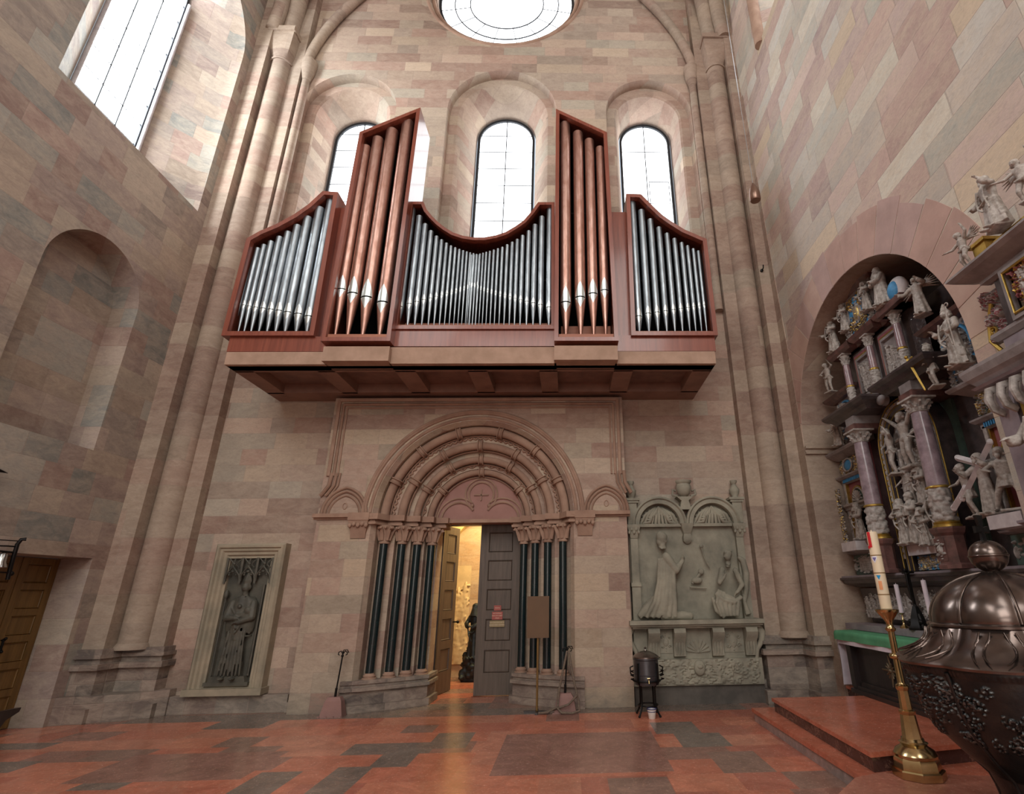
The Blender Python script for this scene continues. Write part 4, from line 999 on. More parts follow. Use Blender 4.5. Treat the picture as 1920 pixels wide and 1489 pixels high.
cr = thing('altar_crucifix', 'tall black metal crucifix on the altar between two white candles', 'crucifix', (4.15, 6.68, 1.13))
b = MB(); b.lathe([(.13,0),(.13,.02),(.10,.05),(.08,.14),(.05,.22),(.035,.26)], 6, (4.15,6.68,1.13)); b.limb((4.15,6.68,1.15),(4.15,6.68,1.4),.03,.02,8)
for s in (-1,1): b.tube([(4.13,6.68+s*.09,1.13),(4.13,6.68+s*.10,1.2),(4.14,6.68+s*.05,1.3)], .018, 6); b.ell((4.12,6.68+s*.1,1.22), .028)
part('foot', b, M_iron, cr, 40)
b = MB(); b.box((4.14,6.665,1.36),(4.16,6.695,1.93)); b.box((4.14,6.57,1.76),(4.16,6.79,1.79)); part('cross', b, M_iron, cr)
b = MB(); b.limb((4.125,6.68,1.76),(4.12,6.68,1.62),.018,.014,8); b.ell((4.12,6.68,1.80),(.016,.016,.02))
for s in (-1,1): b.limb((4.125,6.68+s*.015,1.755),(4.13,6.68+s*.10,1.785),.008,.006,6); b.limb((4.12,6.68+s*.008,1.62),(4.125,6.68,1.46),.011,.007,6)
part('corpus', b, M_iron, cr, 50)

# ================================================================== PASCHAL CANDLE
st = thing('paschal_candlestick', 'tall brass floor candlestick with octagonal foot beside the bronze font', 'candlestick', (2.86, 5.03, .157))
def octa(b, prof, c, rot=22.5): b.lathe(prof, 8, c, M=Matrix.Rotation(R(rot), 4, 'Z'))
b = MB(); octa(b, [(.195,0),(.195,.05),(.187,.06),(.175,.06),(.17,.12),(.148,.15)], (2.86,5.03,.157)); b.lathe([(.158,.14),(.162,.16),(.145,.19),(.105,.215),(.095,.225),(.11,.24),(.09,.25),(.085,.27)], 28, (2.86,5.03,.157)); part('foot', b, M_brass, st, 30)
b = MB(); octa(b, [(.08,.26),(.074,.28),(.058,.44),(.064,.45),(.064,.47),(.048,.48),(.043,.62),(.052,.635),(.052,.655),(.034,.66)], (2.86,5.03,.157)); part('octagonal_stem', b, M_brass, st, 30)
b = MB(); b.lathe([(.034,.65),(.05,.66),(.034,.67),(.03,.68),(.028,.86),(.05,.87),(.055,.885),(.05,.90),(.028,.91),(.027,1.08),(.04,1.09),(.044,1.105),(.03,1.12),(.028,1.15),(.05,1.19),(.085,1.235),(.095,1.25),(.095,1.262),(.055,1.265),(.05,1.262)], 24, (2.86,5.03,.157)); part('upper_stem', b, M_brass, st, 50)
pc = thing('paschal_candle', 'thick cream candle with red, white and blue decoration on the tall brass candlestick', 'candle', (2.86, 5.03, 1.425))
M_wax = mat('cream_wax', (232,214,184), .45, var=.06, scale=4, bump=.02)
b = MB(); b.lathe([(.047,0),(.047,.655),(.043,.672),(.006,.672),(.004,.69)], 24, (2.86,5.03,1.425)); part('wax', b, M_wax, pc, 50)
M_wband = mat('tan_wax_band', (150,120,80), .5, bump=0); M_redw = mat('red_wax', (215,44,52), .5, bump=0); M_bluew = mat('blue_wax', (30,150,210), .5, bump=0); M_orw = mat('orange_wax', (232,160,110), .5, bump=0); M_whw = mat('white_wax', (238,236,248), .5, bump=0)
for z in (.115, .30, .455): b = MB(); b.lathe([(.0485,z),(.0495,z+.004),(.0485,z+.009)], 24, (2.86,5.03,1.425), cap=False); part('wax_band', b, M_wband, pc, 50)
def curved(a0, a1, zf0, zf1, m_, name, r=.0495):
    b = MB(); b.grid(lambda u, v: (2.86 + r*math.cos(R(a0+(a1-a0)*u)), 5.03 + r*math.sin(R(a0+(a1-a0)*u)), 1.425 + zf0(u) + (zf1(u)-zf0(u))*v), 12, 2); part(name, b, m_, pc, 50)
curved(185, 222, lambda u: .53+.0*u, lambda u: .67, M_redw, 'red_mark'); curved(178, 200, lambda u: .52, lambda u: .545, M_redw, 'red_mark', .056)
curved(190, 245, lambda u: .39 + .04*abs(u-.5)*2, lambda u: .452, M_whw, 'white_shield'); curved(200, 236, lambda u: .405 + .03*abs(u-.5)*2, lambda u: .44, mat('violet_wax', (120,110,170), .5, bump=0), 'shield_field', .0500)
curved(205, 245, lambda u: .245 + .035*abs(u-.5)*2, lambda u: .285, M_bluew, 'blue_mark'); curved(212, 246, lambda u: .16, lambda u: .235, M_orw, 'orange_mark')

# ================================================================== BRONZE FONT
FX, FY = 2.73, 3.5
font = thing('baptismal_font', 'large dark bronze baptismal font with lobed relief bowl at the right edge', 'font', (FX, FY, .157))
M_bz = NT('aged_bronze'); v = M_bz.coord(); n_ = M_bz.noise(5, 6, .65, v)
M_bz.l(M_bz.ramp(n_.outputs[0], [(.35, lin((118,104,98))), (.68, lin((92,84,80)))]), M_bz.b.inputs['Base Color']); M_bz.b.inputs['Metallic'].default_value = .9; M_bz.b.inputs['Roughness'].default_value = .24; M_bz.bump(M_bz.noise(30,3,.6,v).outputs[0], .04, .003); M_bz = M_bz.m
M_bzd = mat('dark_relief_bronze', (64,62,60), .38, metal=.8, scale=9, c2=(46,48,50), bump=.2)
M_bzh = mat('worn_bronze_relief', (112,114,112), .35, metal=.75, scale=30, c2=(70,74,76), bump=.2)
def lobe(t, z, r, n=8, k=.06): return r*(1 - k + k*1.6*abs(math.cos(n*t/2 + .35))**.8)
b = MB(); prof = []
for i in range(13): a = PI/2*i/12; prof.append((.405*math.cos(a)+.0, 1.395 + .29*math.sin(a)))
prof[-1] = (.055, 1.682); b.lathe([(.40,1.38)] + prof, 128, (FX,FY,0), fr=lambda t, z, r: lobe(t, z, r, 8, .05))
lid = part('lid', b, M_bz, font, 50, label='polished brown bronze lobed dome lid')
b = MB(); b.lathe([(.41,1.362),(.425,1.37),(.425,1.382),(.405,1.395)], 128, (FX,FY,0), fr=lambda t, z, r: lobe(t, z, r, 8, .05)); part('dome_ring', b, M_bz, lid, 50)
b = MB(); prof = [(.64,1.165),(.645,1.178),(.632,1.188),(.585,1.205),(.53,1.235),(.485,1.27),(.45,1.31),(.415,1.37)]
b.lathe(prof, 160, (FX,FY,0), fr=lambda t, z, r: lobe(t, z, r, 8, .05)); part('flared_skirt', b, M_bz, lid, 60)
for i in range(8):   # leaf veins on the skirt and ribs on the dome
    b = MB(); a = 2*PI*i/8
    for da in (-.19, -.07, .07, .19):
        P = []
        for j in range(10):
            t = j/9; rr_ = .435 + .19*t**1.5; z = 1.355 - .148*t**.6; an = a + da*(1 - .2*t) + (.16 if da > 0 else -.16)*math.sin(t*PI)*.5
            rr_ = lobe(an, z, rr_, 8, .05) + .004; P.append((FX + rr_*math.cos(an), FY + rr_*math.sin(an), z))
            b.tube(P, [.005,.007,.008,.008,.008,.007,.007,.006,.005,.003], 6)
    part('leaf_rib', b, M_bz, lid, 60)
b = MB()
for i in range(8):
    a = 2*PI*(i+.5)/8 - .0875
    P = [(FX + (lobe(a, 0, .405*math.cos(q), 8, .05)+.006)*math.cos(a), FY + (lobe(a, 0, .405*math.cos(q), 8, .05)+.006)*math.sin(a), 1.395+.29*math.sin(q)) for q in [PI/2*j/10*.93 for j in range(11)]]
    b.tube(P, .010, 6)
part('dome_ribs', b, M_bz, lid, 60)
b = MB(); b.lathe([(.055,1.675),(.045,1.69),(.04,1.70)], 24, (FX,FY,0)); b.ell((FX,FY,1.785), (.108,.108,.10), 32, 20); b.lathe([(.108,1.778),(.113,1.782),(.113,1.788),(.108,1.792)], 40, (FX,FY,0)); part('ball', b, M_bz, lid, 60)
b = MB(); b.prism([(-.02,1.87),(.02,1.87),(.012,1.94),(.055,1.93),(.055,1.975),(.012,1.965),(.028,2.045),(-.028,2.045),(-.012,1.965),(-.055,1.975),(-.055,1.93),(-.012,1.94)], -.01, .01, 'y'); b.xf(Matrix.Translation((FX,FY,0)) @ Matrix.Rotation(R(12),4,'Z')); part('cross', b, M_bzd, lid)
# bowl with relief
g = np.random.RandomState(3); bumps = [(g.rand()*2*PI, .78+.33*g.rand(), .02+.025*g.rand()) for _ in range(420)]
spr = []
for t0, z0, s0 in bumps[:230]:
    for q in range(10): spr.append((t0 + .07*math.cos(q*.75+z0*50)*(1-q/11), z0 + .04*math.sin(q*.75+z0*50)*(1-q/11), .009))
BT = np.array([x[0] for x in spr]); BZ = np.array([x[1] for x in spr]); BS = np.array([x[2] for x in spr])
def prof_r(z):
    T = [(.35,.23),(.50,.25),(.58,.28),(.68,.39),(.80,.50),(.92,.565),(1.05,.60),(1.12,.612),(1.155,.628),(1.165,.628)]
    for (z0, r0), (z1, r1) in zip(T, T[1:]):
        if z <= z1: return r0 + (r1-r0)*(z-z0)/(z1-z0)
    return T[-1][1]
b = MB(); nt, nz = 560, 150
def bowl(u, v):
    t = 2*PI*u; z = .35 + .815*v; r = lobe(t, z, prof_r(z), 8, .055*min(1, max(0,(z-.5)/.3)))
    if .76 < z < 1.12:
        dt = np.abs((BT - t + PI) % (2*PI) - PI)*r; d = (dt*dt + (BZ-z)**2)/(BS*BS); r += .016*float(np.sqrt(np.clip(1-d.min(), 0, 1)))
    if 1.125 < z < 1.15: r += .004*(math.sin(t*150) > 0)
    return (FX + r*math.cos(t), FY + r*math.sin(t), z)
def worn(i, j):
    t = 2*PI*(i+.5)/nt; z = .35 + .815*(j+.5)/nz
    if not .76 < z < 1.12: return 0
    dt = np.abs((BT - t + PI) % (2*PI) - PI)*.58; return 1 if (((dt*dt + (BZ-z)**2)/(BS*BS)).min() < .35) else 0
b.grid(bowl, nt, nz, mfn=worn)
part('bowl', b, [M_bzd, M_bzh], font, 60)
b = MB(); b.lathe([(.50,0.0),(.50,.06),(.46,.09),(.36,.13),(.30,.17),(.27,.20)], 64, (FX,FY,.157), fr=lambda t, z, r: lobe(t, z, r, 8, .05)); part('foot', b, M_bzd, font, 50)
b = MB()
for i in range(8):
    a = 2*PI*(i+.5)/8 - .0875
    P = [(FX + (lobe(a, z, prof_r(z), 8, .055)+.008)*math.cos(a), FY + (lobe(a, z, prof_r(z), 8, .055)+.008)*math.sin(a), z) for z in [.42+.72*j/14 for j in range(15)]]
    b.tube(P, .014, 7)
part('bowl_ribs', b, M_bzd, font, 60)
# ================================================================== RETABLE IN THE ARCHED RECESS
YC0 = 6.5
ret = thing('winged_retable', 'tall grey, black and gold carved retable with marble columns filling the arched recess', 'retable', (4.6, YC0, 1.13))
NX = (-1, 0, 0)
def bx(x0, x1, y0, y1, z0, z1, m_, name, parent=None, label=None):
    b = MB(); b.box((x0, y0, z0), (x1, y1, z1)); return part(name, b, m_, parent or ret, label=label)
def rel(X, y0, y1, z0, z1, seed, style, mats, name, amp=.03, parent=None, **kw):
    # the panel faces -X; its u axis runs towards -Y (left to right as one looks at it)
    b = relief((X-.004, y1, z0), (0,-1,0), (0,0,1), NX, y1-y0, z1-z0, seed, style, amp, mats=len(mats), **kw); return part(name, b, mats, parent or ret, 50)
def cornice(X, y0, y1, z, prof, m_, name, parent=None, ends=True):
    """moulding projecting towards -X with returned ends; prof = [(projection, height)]"""
    b = MB()
    for (p, h0), (p2, h1) in zip(prof, prof[1:]):
        b.loft([[(X, y0 - p, z+h0), (X-p, y0 - p, z+h0), (X-p, y1 + p, z+h0), (X, y1 + p, z+h0)], [(X, y0 - p2, z+h1), (X-p2, y0 - p2, z+h1), (X-p2, y1 + p2, z+h1), (X, y1 + p2, z+h1)]])
    t = prof[-1]; b.add([(X, y0-t[0], z+t[1]), (X-t[0], y0-t[0], z+t[1]), (X-t[0], y1+t[0], z+t[1]), (X, y1+t[0], z+t[1])], [(0,1,2,3)])
    t = prof[0]; b.add([(X, y0-t[0], z+t[1]), (X-t[0], y0-t[0], z+t[1]), (X-t[0], y1+t[0], z+t[1]), (X, y1+t[0], z+t[1])], [(3,2,1,0)])
    return part(name, b, m_, parent or ret)
def column(X, Y, z0, z1, r, parent, base=.12, carved=.36, m_=None):
    b = MB(); b.lathe([(r*1.35,z0),(r*1.35,z0+.025),(r*1.15,z0+.04),(r*1.25,z0+.055),(r*1.05,z0+.07)], 20, (X,Y,0)); o = part('column_base', b, M_gold, parent, 50)
    zc = z0 + .07 + carved; g = np.random.RandomState(int(Y*100)); bt = g.rand(70)*2*PI; bz = z0+.08 + g.rand(70)*(carved-.02)
    b = MB()
    def f(u, v):
        t = 2*PI*u; z = z0 + .07 + carved*v; d = ((np.abs((bt-t+PI)%(2*PI)-PI)*r)**2 + (bz-z)**2)/(r*.27)**2; rr_ = r*(1.03 + .22*float(np.sqrt(np.clip(1-d.min(),0,1))))
        return (X + rr_*math.cos(t), Y + rr_*math.sin(t), z)
    b.grid(f, 40, int(20 + 60*carved)); part('carved_drum', b, M_carv, parent, 60)
    b = MB(); b.lathe([(r*1.15,zc),(r*1.2,zc+.012),(r*1.15,zc+.024),(r,zc+.03)], 20, (X,Y,0)); part('gilt_ring', b, M_gold, parent, 50)
    b = MB(); b.lathe([(r,zc+.02),(r*.97,(zc+z1)/2),(r*.86,z1-.17)], 24, (X,Y,0)); part('column_shaft', b, m_ or M_col, parent, 60)
    b = MB(); b.lathe([(r*.95,z1-.175),(r*1.0,z1-.165),(r*.85,z1-.15),(r*.9,z1-.10),(r*1.15,z1-.04),(r*1.3,z1-.02)], 16, (X,Y,0)); b.box((X-r*1.4,Y-r*1.4,z1-.022),(X+r*1.4,Y+r*1.4,z1))
    for k in range(8):
        a = 2*PI*k/8
        for zz, rr_ in ((z1-.11, 1.05), (z1-.06, 1.3)):
            a2 = a + (PI/8 if zz > z1-.08 else 0); b.tube([(X+r*.85*math.cos(a2), Y+r*.85*math.sin(a2), zz-.04), (X+r*rr_*math.cos(a2), Y+r*rr_*math.sin(a2), zz), (X+r*(rr_+.25)*math.cos(a2), Y+r*(rr_+.25)*math.sin(a2), zz-.005)], [r*.2,r*.22,r*.14], 5)
    part('corinthian_capital', b, M_carv, parent, 50)
# --- back board, predella, shelf
bx(4.62, 4.72, 4.7, 8.3, 1.0, 4.0, M_dk, 'back_board'); bx(4.62, 4.72, 5.4, 7.6, 4.0, 5.1, M_dk, 'back_board')
b = MB(); b.loft([[(4.38, 4.75, 1.6), (4.38, 8.33, 1.6), (4.7, 8.33, 1.6), (4.7, 4.75, 1.6)], [(4.46, 4.83, 1.13), (4.46, 8.25, 1.13), (4.7, 8.25, 1.13), (4.7, 4.83, 1.13)]]); part('predella_block', b, M_dk, ret)
for i, (y0, y1) in enumerate(((7.75, 8.28), (7.1, 7.65), (6.15, 6.95), (5.4, 6.0), (4.8, 5.3))): rel(4.42, y0, y1, 1.2, 1.58, 40+i, 'crowd' if i != 2 else 'scroll', [M_grey, M_carv], 'predella_relief', .05)
cornice(4.42, 4.78, 8.30, 1.62, [(.06,0),(.10,.02),(.2,.05),(.22,.09),(.25,.10),(.25,.13)], M_dk, 'predella_shelf')
cornice(4.42, 4.78, 8.30, 1.75, [(.22,0),(.22,.025),(.16,.03)], M_lil, 'shelf_slab')
for s in (1, -1):
    y = lambda a, b_: (YC0 + s*a, YC0 + s*b_) if s > 0 else (YC0 - b_, YC0 - a)
    # wing: plaque, pedestal slab, niche, shell, cornices, oval frieze
    ya, yb = y(1.22, 1.85)
    bx(4.40, 4.62, ya, yb, 1.77, 2.14, M_dk, 'wing_base'); rel(4.40, ya+.0, yb, 1.79, 2.07, 50+s, 'plaque', [M_teal, M_carv], 'inscription_plaque', .04)
    cornice(4.42, ya, yb, 2.08, [(.03,0),(.07,.02),(.08,.04)], M_grey, 'wing_ledge')
    bx(4.16, 4.50, ya+.06 if s>0 else yb-.48, ya+.48 if s>0 else yb-.06, 2.12, 2.25, M_pl, 'figure_plinth')
    bx(4.5, 4.62, ya-.05, yb+.03, 2.12, 3.72, M_maroon, 'wing_wall')
    bx(4.485, 4.5, (ya+yb)/2-.17, (ya+yb)/2+.17, 2.2, 2.74, M_black, 'niche_ground')
    for yy in (ya-.02, yb-.035): bx(4.44, 4.5, yy, yy+.05, 2.14, 3.2, M_carv, 'wing_pilaster')
    for yy in (ya+.035, yb-.055): bx(4.455, 4.5, yy, yy+.018, 2.14, 3.2, M_gold, 'gilt_fillet')
    cornice(4.47, ya+.02, yb-.02, 2.74, [(.02,0),(.05,.02),(.05,.05),(.09,.07),(.10,.10)], M_carv, 'niche_cornice')
    b = MB(); cyy = (ya+yb)/2
    for k in range(16): b.box((4.43, ya+.04+k*(yb-ya-.08)/16, 2.75), (4.46, ya+.055+k*(yb-ya-.08)/16, 2.80))
    part('dentils', b, M_gold, ret)
    b = MB(); A2 = [(cyy + .2*math.cos(R(a)), 2.85 + .24*math.sin(R(a))) for a in range(0, 181, 12)]; b.prism(A2, 4.485, 4.5, 'x'); part('shell_ground', b, M_teal, ret)
    b = MB(); b.tube([(4.48, p[0], p[1]) for p in A2], .014, 6); part('gilt_arch', b, M_gold, ret, 60)
    b = MB(); b.tube([(4.478, cyy + .17*math.cos(R(a)), 2.86 + .205*math.sin(R(a))) for a in range(0, 181, 12)], .016, 6); part('bead_arch', b, M_carv, ret, 60)
    b = MB()
    for k in range(9):
        a = R(8 + k*20.5); b.tube([(4.47, cyy, 2.87), (4.455, cyy + .07*math.cos(a), 2.87+.085*math.sin(a)), (4.45, cyy + .13*math.cos(a), 2.87+.155*math.sin(a))], [.005,.012,.017], 6)
    b.ell((4.46, cyy, 2.87), .025); part('shell', b, M_carv, ret, 60)
    cornice(4.47, ya, yb, 3.16, [(.01,0),(.03,.02),(.03,.07),(.06,.08),(.09,.11),(.09,.13)], M_grey, 'frieze_ledge')
    b = MB()
    for k in range(18): b.box((4.425, ya+.02+k*(yb-ya-.04)/18, 3.185), (4.45, ya+.038+k*(yb-ya-.04)/18, 3.235))
    part('blue_flutes', b, M_blue, ret)
    rel(4.46, ya, yb, 3.30, 3.55, 60+s, 'scroll', [M_teal, M_carv, M_gold], 'frieze_relief', .045)
    b = MB(); b.ell((4.42, cyy, 3.425), (.03, .125, .085), 24, 14); part('blue_oval', b, M_blue, ret, 60)
    b = MB(); b.tube([(4.40, cyy + .135*math.cos(2*PI*k/24), 3.425 + .095*math.sin(2*PI*k/24)) for k in range(24)], .014, 6, closed=True); part('oval_frame', b, M_carv, ret, 60)
    cornice(4.47, ya-.02, yb+.0, 3.55, [(.03,0),(.06,.02),(.12,.06),(.17,.08),(.19,.11),(.19,.13)], M_grey, 'wing_cornice')
    # upper stage of the wing: shell niche, herm, ledge
    yc_, yd_ = y(1.0, 1.5)
    bx(4.42, 4.6, yc_, yd_, 3.7, 4.45, M_grey, 'wing_upper_wall')
    b = MB(); cy2 = (yc_+yd_)/2
    for k in range(9):
        a = R(4 + k*21.5); b.tube([(4.41, cy2, 4.16), (4.36, cy2 + .1*math.cos(a), 4.16+.11*math.sin(a)), (4.35, cy2 + .17*math.cos(a), 4.16+.19*math.sin(a))], [.008,.02,.028], 6)
    b.ell((4.38, cy2, 4.16), .035); part('shell', b, M_carv, ret, 60)
    b = MB(); b.tube([(4.39, cy2 + .215*math.cos(R(a)), 4.14 + .24*math.sin(R(a))) for a in range(-10, 191, 10)], .02, 6); part('bead_arch', b, M_blue, ret, 60)
    rel(4.41, yc_, yc_+.1 if s > 0 else yc_+.1, 3.72, 4.4, 66+s, 'scroll', [M_blue, M_carv], 'wing_strip', .03); rel(4.41, yd_-.1, yd_, 3.72, 4.4, 68+s, 'scroll', [M_blue, M_carv], 'wing_strip', .03)
    cornice(4.46, yc_-.02, yd_+.08, 4.44, [(.06,0),(.10,.02),(.15,.06),(.17,.10)], M_dkred, 'wing_upper_cornice')
    # great column with pedestal
    yk = YC0 + s*.67
    b = MB(); b.lathe([(.17,1.78),(.17,1.82),(.145,1.84),(.145,2.12),(.17,2.15),(.185,2.19),(.185,2.21)], 8, (4.18, yk, 0), M=Matrix.Rotation(R(22.5), 4, 'Z')); part('column_pedestal', b, M_dkred, ret)
    rel(4.045, yk-.08, yk+.08, 1.86, 2.10, 70+s, 'mask', [M_dkred, M_carv], 'pedestal_mask', .035)
    column(4.18, yk, 2.21, 3.72, .105, ret)
    bx(4.06, 4.6, yk-.13, yk+.13, 3.72, 3.80, M_dkred, 'impost'); bx(4.08, 4.6, yk-.115, yk+.115, 3.80, 3.92, M_grey, 'impost')
    cornice(4.42, yk-.13, yk+.13, 3.92, [(.31,0),(.33,.03),(.36,.06),(.42,.09),(.45,.13),(.45,.16)], M_dk, 'entablature_block')
    # outer strip of the wing
    rel(4.36, yb-.02 if s>0 else ya-.1, yb+.1 if s>0 else ya+.02, 2.14, 3.1, 72+s, 'scroll', [M_dk, M_carv, M_gold], 'outer_strip', .04)
# arched frame of the main relief
zb, zs = 1.80, 3.36
def niche_band(hw, X, rad, m_, name, seg=6):
    P = [(X, YC0-hw, zb)] + [(X, YC0 - hw*math.cos(PI*i/20), zs + hw*math.sin(PI*i/20)) for i in range(21)] + [(X, YC0+hw, zb)]
    b = MB(); b.tube(P, rad, seg); part(name, b, m_, ret, 60)
b = MB(); o_ = [(YC0-.62, zb)] + [(YC0 - .62*math.cos(PI*i/20), zs + .62*math.sin(PI*i/20)) for i in range(21)] + [(YC0+.62, zb)]; i_ = [(YC0-.44, zb)] + [(YC0 - .44*math.cos(PI*i/20), zs + .44*math.sin(PI*i/20)) for i in range(21)] + [(YC0+.44, zb)]
b.loft([[(x, p[0], p[1]) for p in P] for x, P in ((4.6, o_), (4.38, o_), (4.42, i_), (4.6, i_))], closed=False); part('niche_frame', b, M_dk, ret, 30)
bx(4.58, 4.62, YC0-.7, YC0+.7, 1.78, 3.95, M_teal, 'niche_wall')
for hw, m_, rad in ((.60, M_gold, .010), (.555, M_carv, .020), (.52, M_gold, .008), (.455, M_gold, .010)): niche_band(hw, 4.385 + (.6-hw)*.25, rad, m_, 'niche_fillet')
b = MB()
for k in range(60):
    f_ = k/59
    if f_ < .36: p = (YC0-.555, zb + (zs-zb)*f_/.36)
    elif f_ < .64: a = PI*(f_-.36)/.28; p = (YC0 - .555*math.cos(a), zs + .555*math.sin(a))
    else: p = (YC0+.555, zs - (zs-zb)*(f_-.64)/.36)
    b.ell((4.38, p[0], p[1]), (.012, .016, .016), 6, 4)
part('gilt_beads', b, M_gold, ret, 60)
# the deposition group: relief ground + figures
bx(4.36, 4.6, 6.08, 6.92, 1.98, 2.10, M_pl, 'group_plinth')
rel(4.50, 6.08, 6.92, 2.1, 3.7, 80, 'crowd', [M_carv, M_carv], 'crowd_relief', .10, n=70)
b = MB(); b.limb((4.40,6.78,2.1),(4.42,6.72,3.3),.03,.03,8); b.limb((4.44,6.3,3.5),(4.44,6.8,3.45),.028,.028,8); b.limb((4.44,6.5,2.1),(4.46,6.5,3.75),.035,.035,8); part('crosses', b, M_carv, ret, 50)
nude = figure('crucified', None, L=((.22,-.02,.9),(.34,-.03,1.02)), Rr=((-.22,-.02,.9),(-.34,-.03,1.02)), cape=False, beard=True, head=(.03,-.03,-.01))
nud2 = figure('thief', 'cloth', L=((.23,-.04,.82),(.18,-.1,.98)), Rr=((-.24,-.03,.68),(-.1,-.12,.6)), beard=False, head=(-.03,-.02,0))
woman = figure('woman', 'long', L=((.19,-.08,.64),(.05,-.17,.66)), Rr=((-.19,-.08,.64),(-.05,-.17,.66)), hat='veil', folds=9)
saint = figure('saint', 'long', L=((.2,-.06,.66),(.12,-.17,.70)), Rr=((-.2,-.03,.64),(-.2,-.17,.62)), beard=True, hold='book')
bish = figure('bishop', 'long', L=((.2,-.06,.62),(.1,-.16,.6)), Rr=((-.2,-.04,.64),(-.18,-.15,.7)), hat='mitre', beard=False, hold='crozier', wide=.95)
king = figure('king', 'long', L=((.24,-.08,.68),(.20,-.2,.84)), Rr=((-.22,-.03,.66),(-.2,-.15,.58)), hat=None, beard=True, folds=7, wide=1.15)
sold = figure('soldier', 'tunic', L=((.2,-.03,.62),(.08,-.14,.55)), Rr=((-.24,-.04,.66),(-.27,-.14,.56)), hat='helmet', beard=True)
cher = figure('cherub', 'cloth', L=((.22,-.02,.88),(.20,-.06,1.06)), Rr=((-.22,-.08,.68),(-.36,-.14,.72)), wings=True, head=(-.03,-.03,0), legs=(((.055,0,.5),(.09,-.08,.30),(.05,.02,.1)),((-.055,0,.5),(-.10,-.04,.28),(-.10,.04,.05))))
ang = figure('angel', 'long', L=((.22,-.08,.74),(.16,-.2,.86)), Rr=((-.22,-.06,.66),(-.3,-.16,.7)), wings=True, cape=False)
abb = figure('abbess', 'long', L=((.14,-.1,.62),(.02,-.19,.66)), Rr=((-.14,-.1,.62),(-.02,-.19,.64)), hat='veil', folds=14, wide=1.35, cape=False)
chri = figure('cross_bearer', 'long', L=((.18,-.1,.74),(.14,-.18,.86)), Rr=((-.2,-.08,.68),(-.22,-.18,.76)), beard=True, folds=8, cape=False, head=(.02,-.05,-.02), wide=.85)
help_ = figure('helper', 'tunic', L=((.22,-.06,.7),(.25,-.16,.8)), Rr=((-.2,-.1,.66),(-.12,-.2,.62)), beard=True, head=(0,-.04,0), legs=(((.055,0,.5),(.12,-.06,.28),(.14,.02,.04)),((-.055,0,.5),(-.14,0,.28),(-.22,.06,.04))))
fig_part(nude, 'crucified_figure', ret, 4.38, 6.48, 3.02, .72); fig_part(nud2, 'thief_figure', ret, 4.36, 6.80, 3.0, .62, -20); fig_part(nud2, 'thief_figure', ret, 4.4, 6.2, 3.05, .5, 30)
fig_part(woman, 'standing_figure', ret, 4.32, 6.82, 2.10, .56, 10); fig_part(saint, 'standing_figure', ret, 4.34, 6.62, 2.10, .62, -10); fig_part(woman, 'kneeling_figure', ret, 4.30, 6.42, 2.06, .44, 25); fig_part(saint, 'standing_figure', ret, 4.38, 6.22, 2.10, .58, 20); fig_part(woman, 'standing_figure', ret, 4.40, 6.42, 2.55, .5, 0); fig_part(sold, 'standing_figure', ret, 4.42, 6.66, 2.58, .48, 0)
rel(4.46, 6.1, 6.9, 1.80, 1.97, 83, 'scroll', [M_blue, M_carv, M_gold], 'blue_relief', .03)
# main entablature
cornice(4.5, 5.7, 7.3, 3.92, [(.05,0),(.10,.03),(.13,.06),(.20,.09),(.24,.13),(.24,.16)], M_dk, 'main_entablature')
b = MB()
for k in range(34): b.box((4.30, 5.75+k*.0455, 3.95), (4.36, 5.772+k*.0455, 3.985))
part('dentils', b, M_black, ret)
b = MB(); b.loft([[(4.3-.06*math.sin(a), 6.58+.09*math.cos(q), 3.98+.08*math.sin(q)) for q in [PI*2*k/14 for k in range(14)]] for a in (0, .8, 1.6)]); b.ell((4.24,6.58,3.98),(.05,.09,.07)); part('keystone_mask', b, M_grey, ret, 50)
# upper tier with three colonnettes and two framed reliefs
bx(4.40, 4.62, 5.85, 7.4, 4.08, 5.02, M_dk, 'upper_wall')
for yy in (7.29, 6.63, 5.97):
    cornice(4.42, yy-.07, yy+.07, 4.08, [(.19,0),(.19,.06),(.16,.07)], M_grey, 'colonnette_foot'); column(4.27, yy, 4.15, 4.98, .052, ret, carved=.22, m_=mat('rose_grey_marble', (150,124,128), .25, scale=7, c2=(120,98,104), bump=.02, coat=.4) if yy > 7 else bpy.data.materials['rose_grey_marble'])
    cornice(4.42, yy-.07, yy+.07, 4.98, [(.20,0),(.24,.04),(.26,.09)], M_dkred, 'cornice_block')
for i, yy in enumerate((6.96, 6.30)):
    for o, m_, X in ((.27, M_grey, 4.37), (.245, M_maroon, 4.36), (.22, M_gold, 4.355), (.205, M_grey, 4.35)):
        b = MB(); b.loft([[(x, yy-q, 4.53-q*1.48), (x, yy+q, 4.53-q*1.48), (x, yy+q, 4.53+q*1.48), (x, yy-q, 4.53+q*1.48)] for x, q in ((4.40, o), (X, o), (X, o-.025), (4.40, o-.025))]); part('panel_frame', b, m_, ret)
    rel(4.395, yy-.18, yy+.18, 4.28, 4.80, 90+i, 'crowd', [M_grey, M_carv], 'framed_relief', .06)
cornice(4.42, 5.9, 7.36, 4.98, [(.08,0),(.12,.04),(.16,.09)], M_dkred, 'upper_cornice')
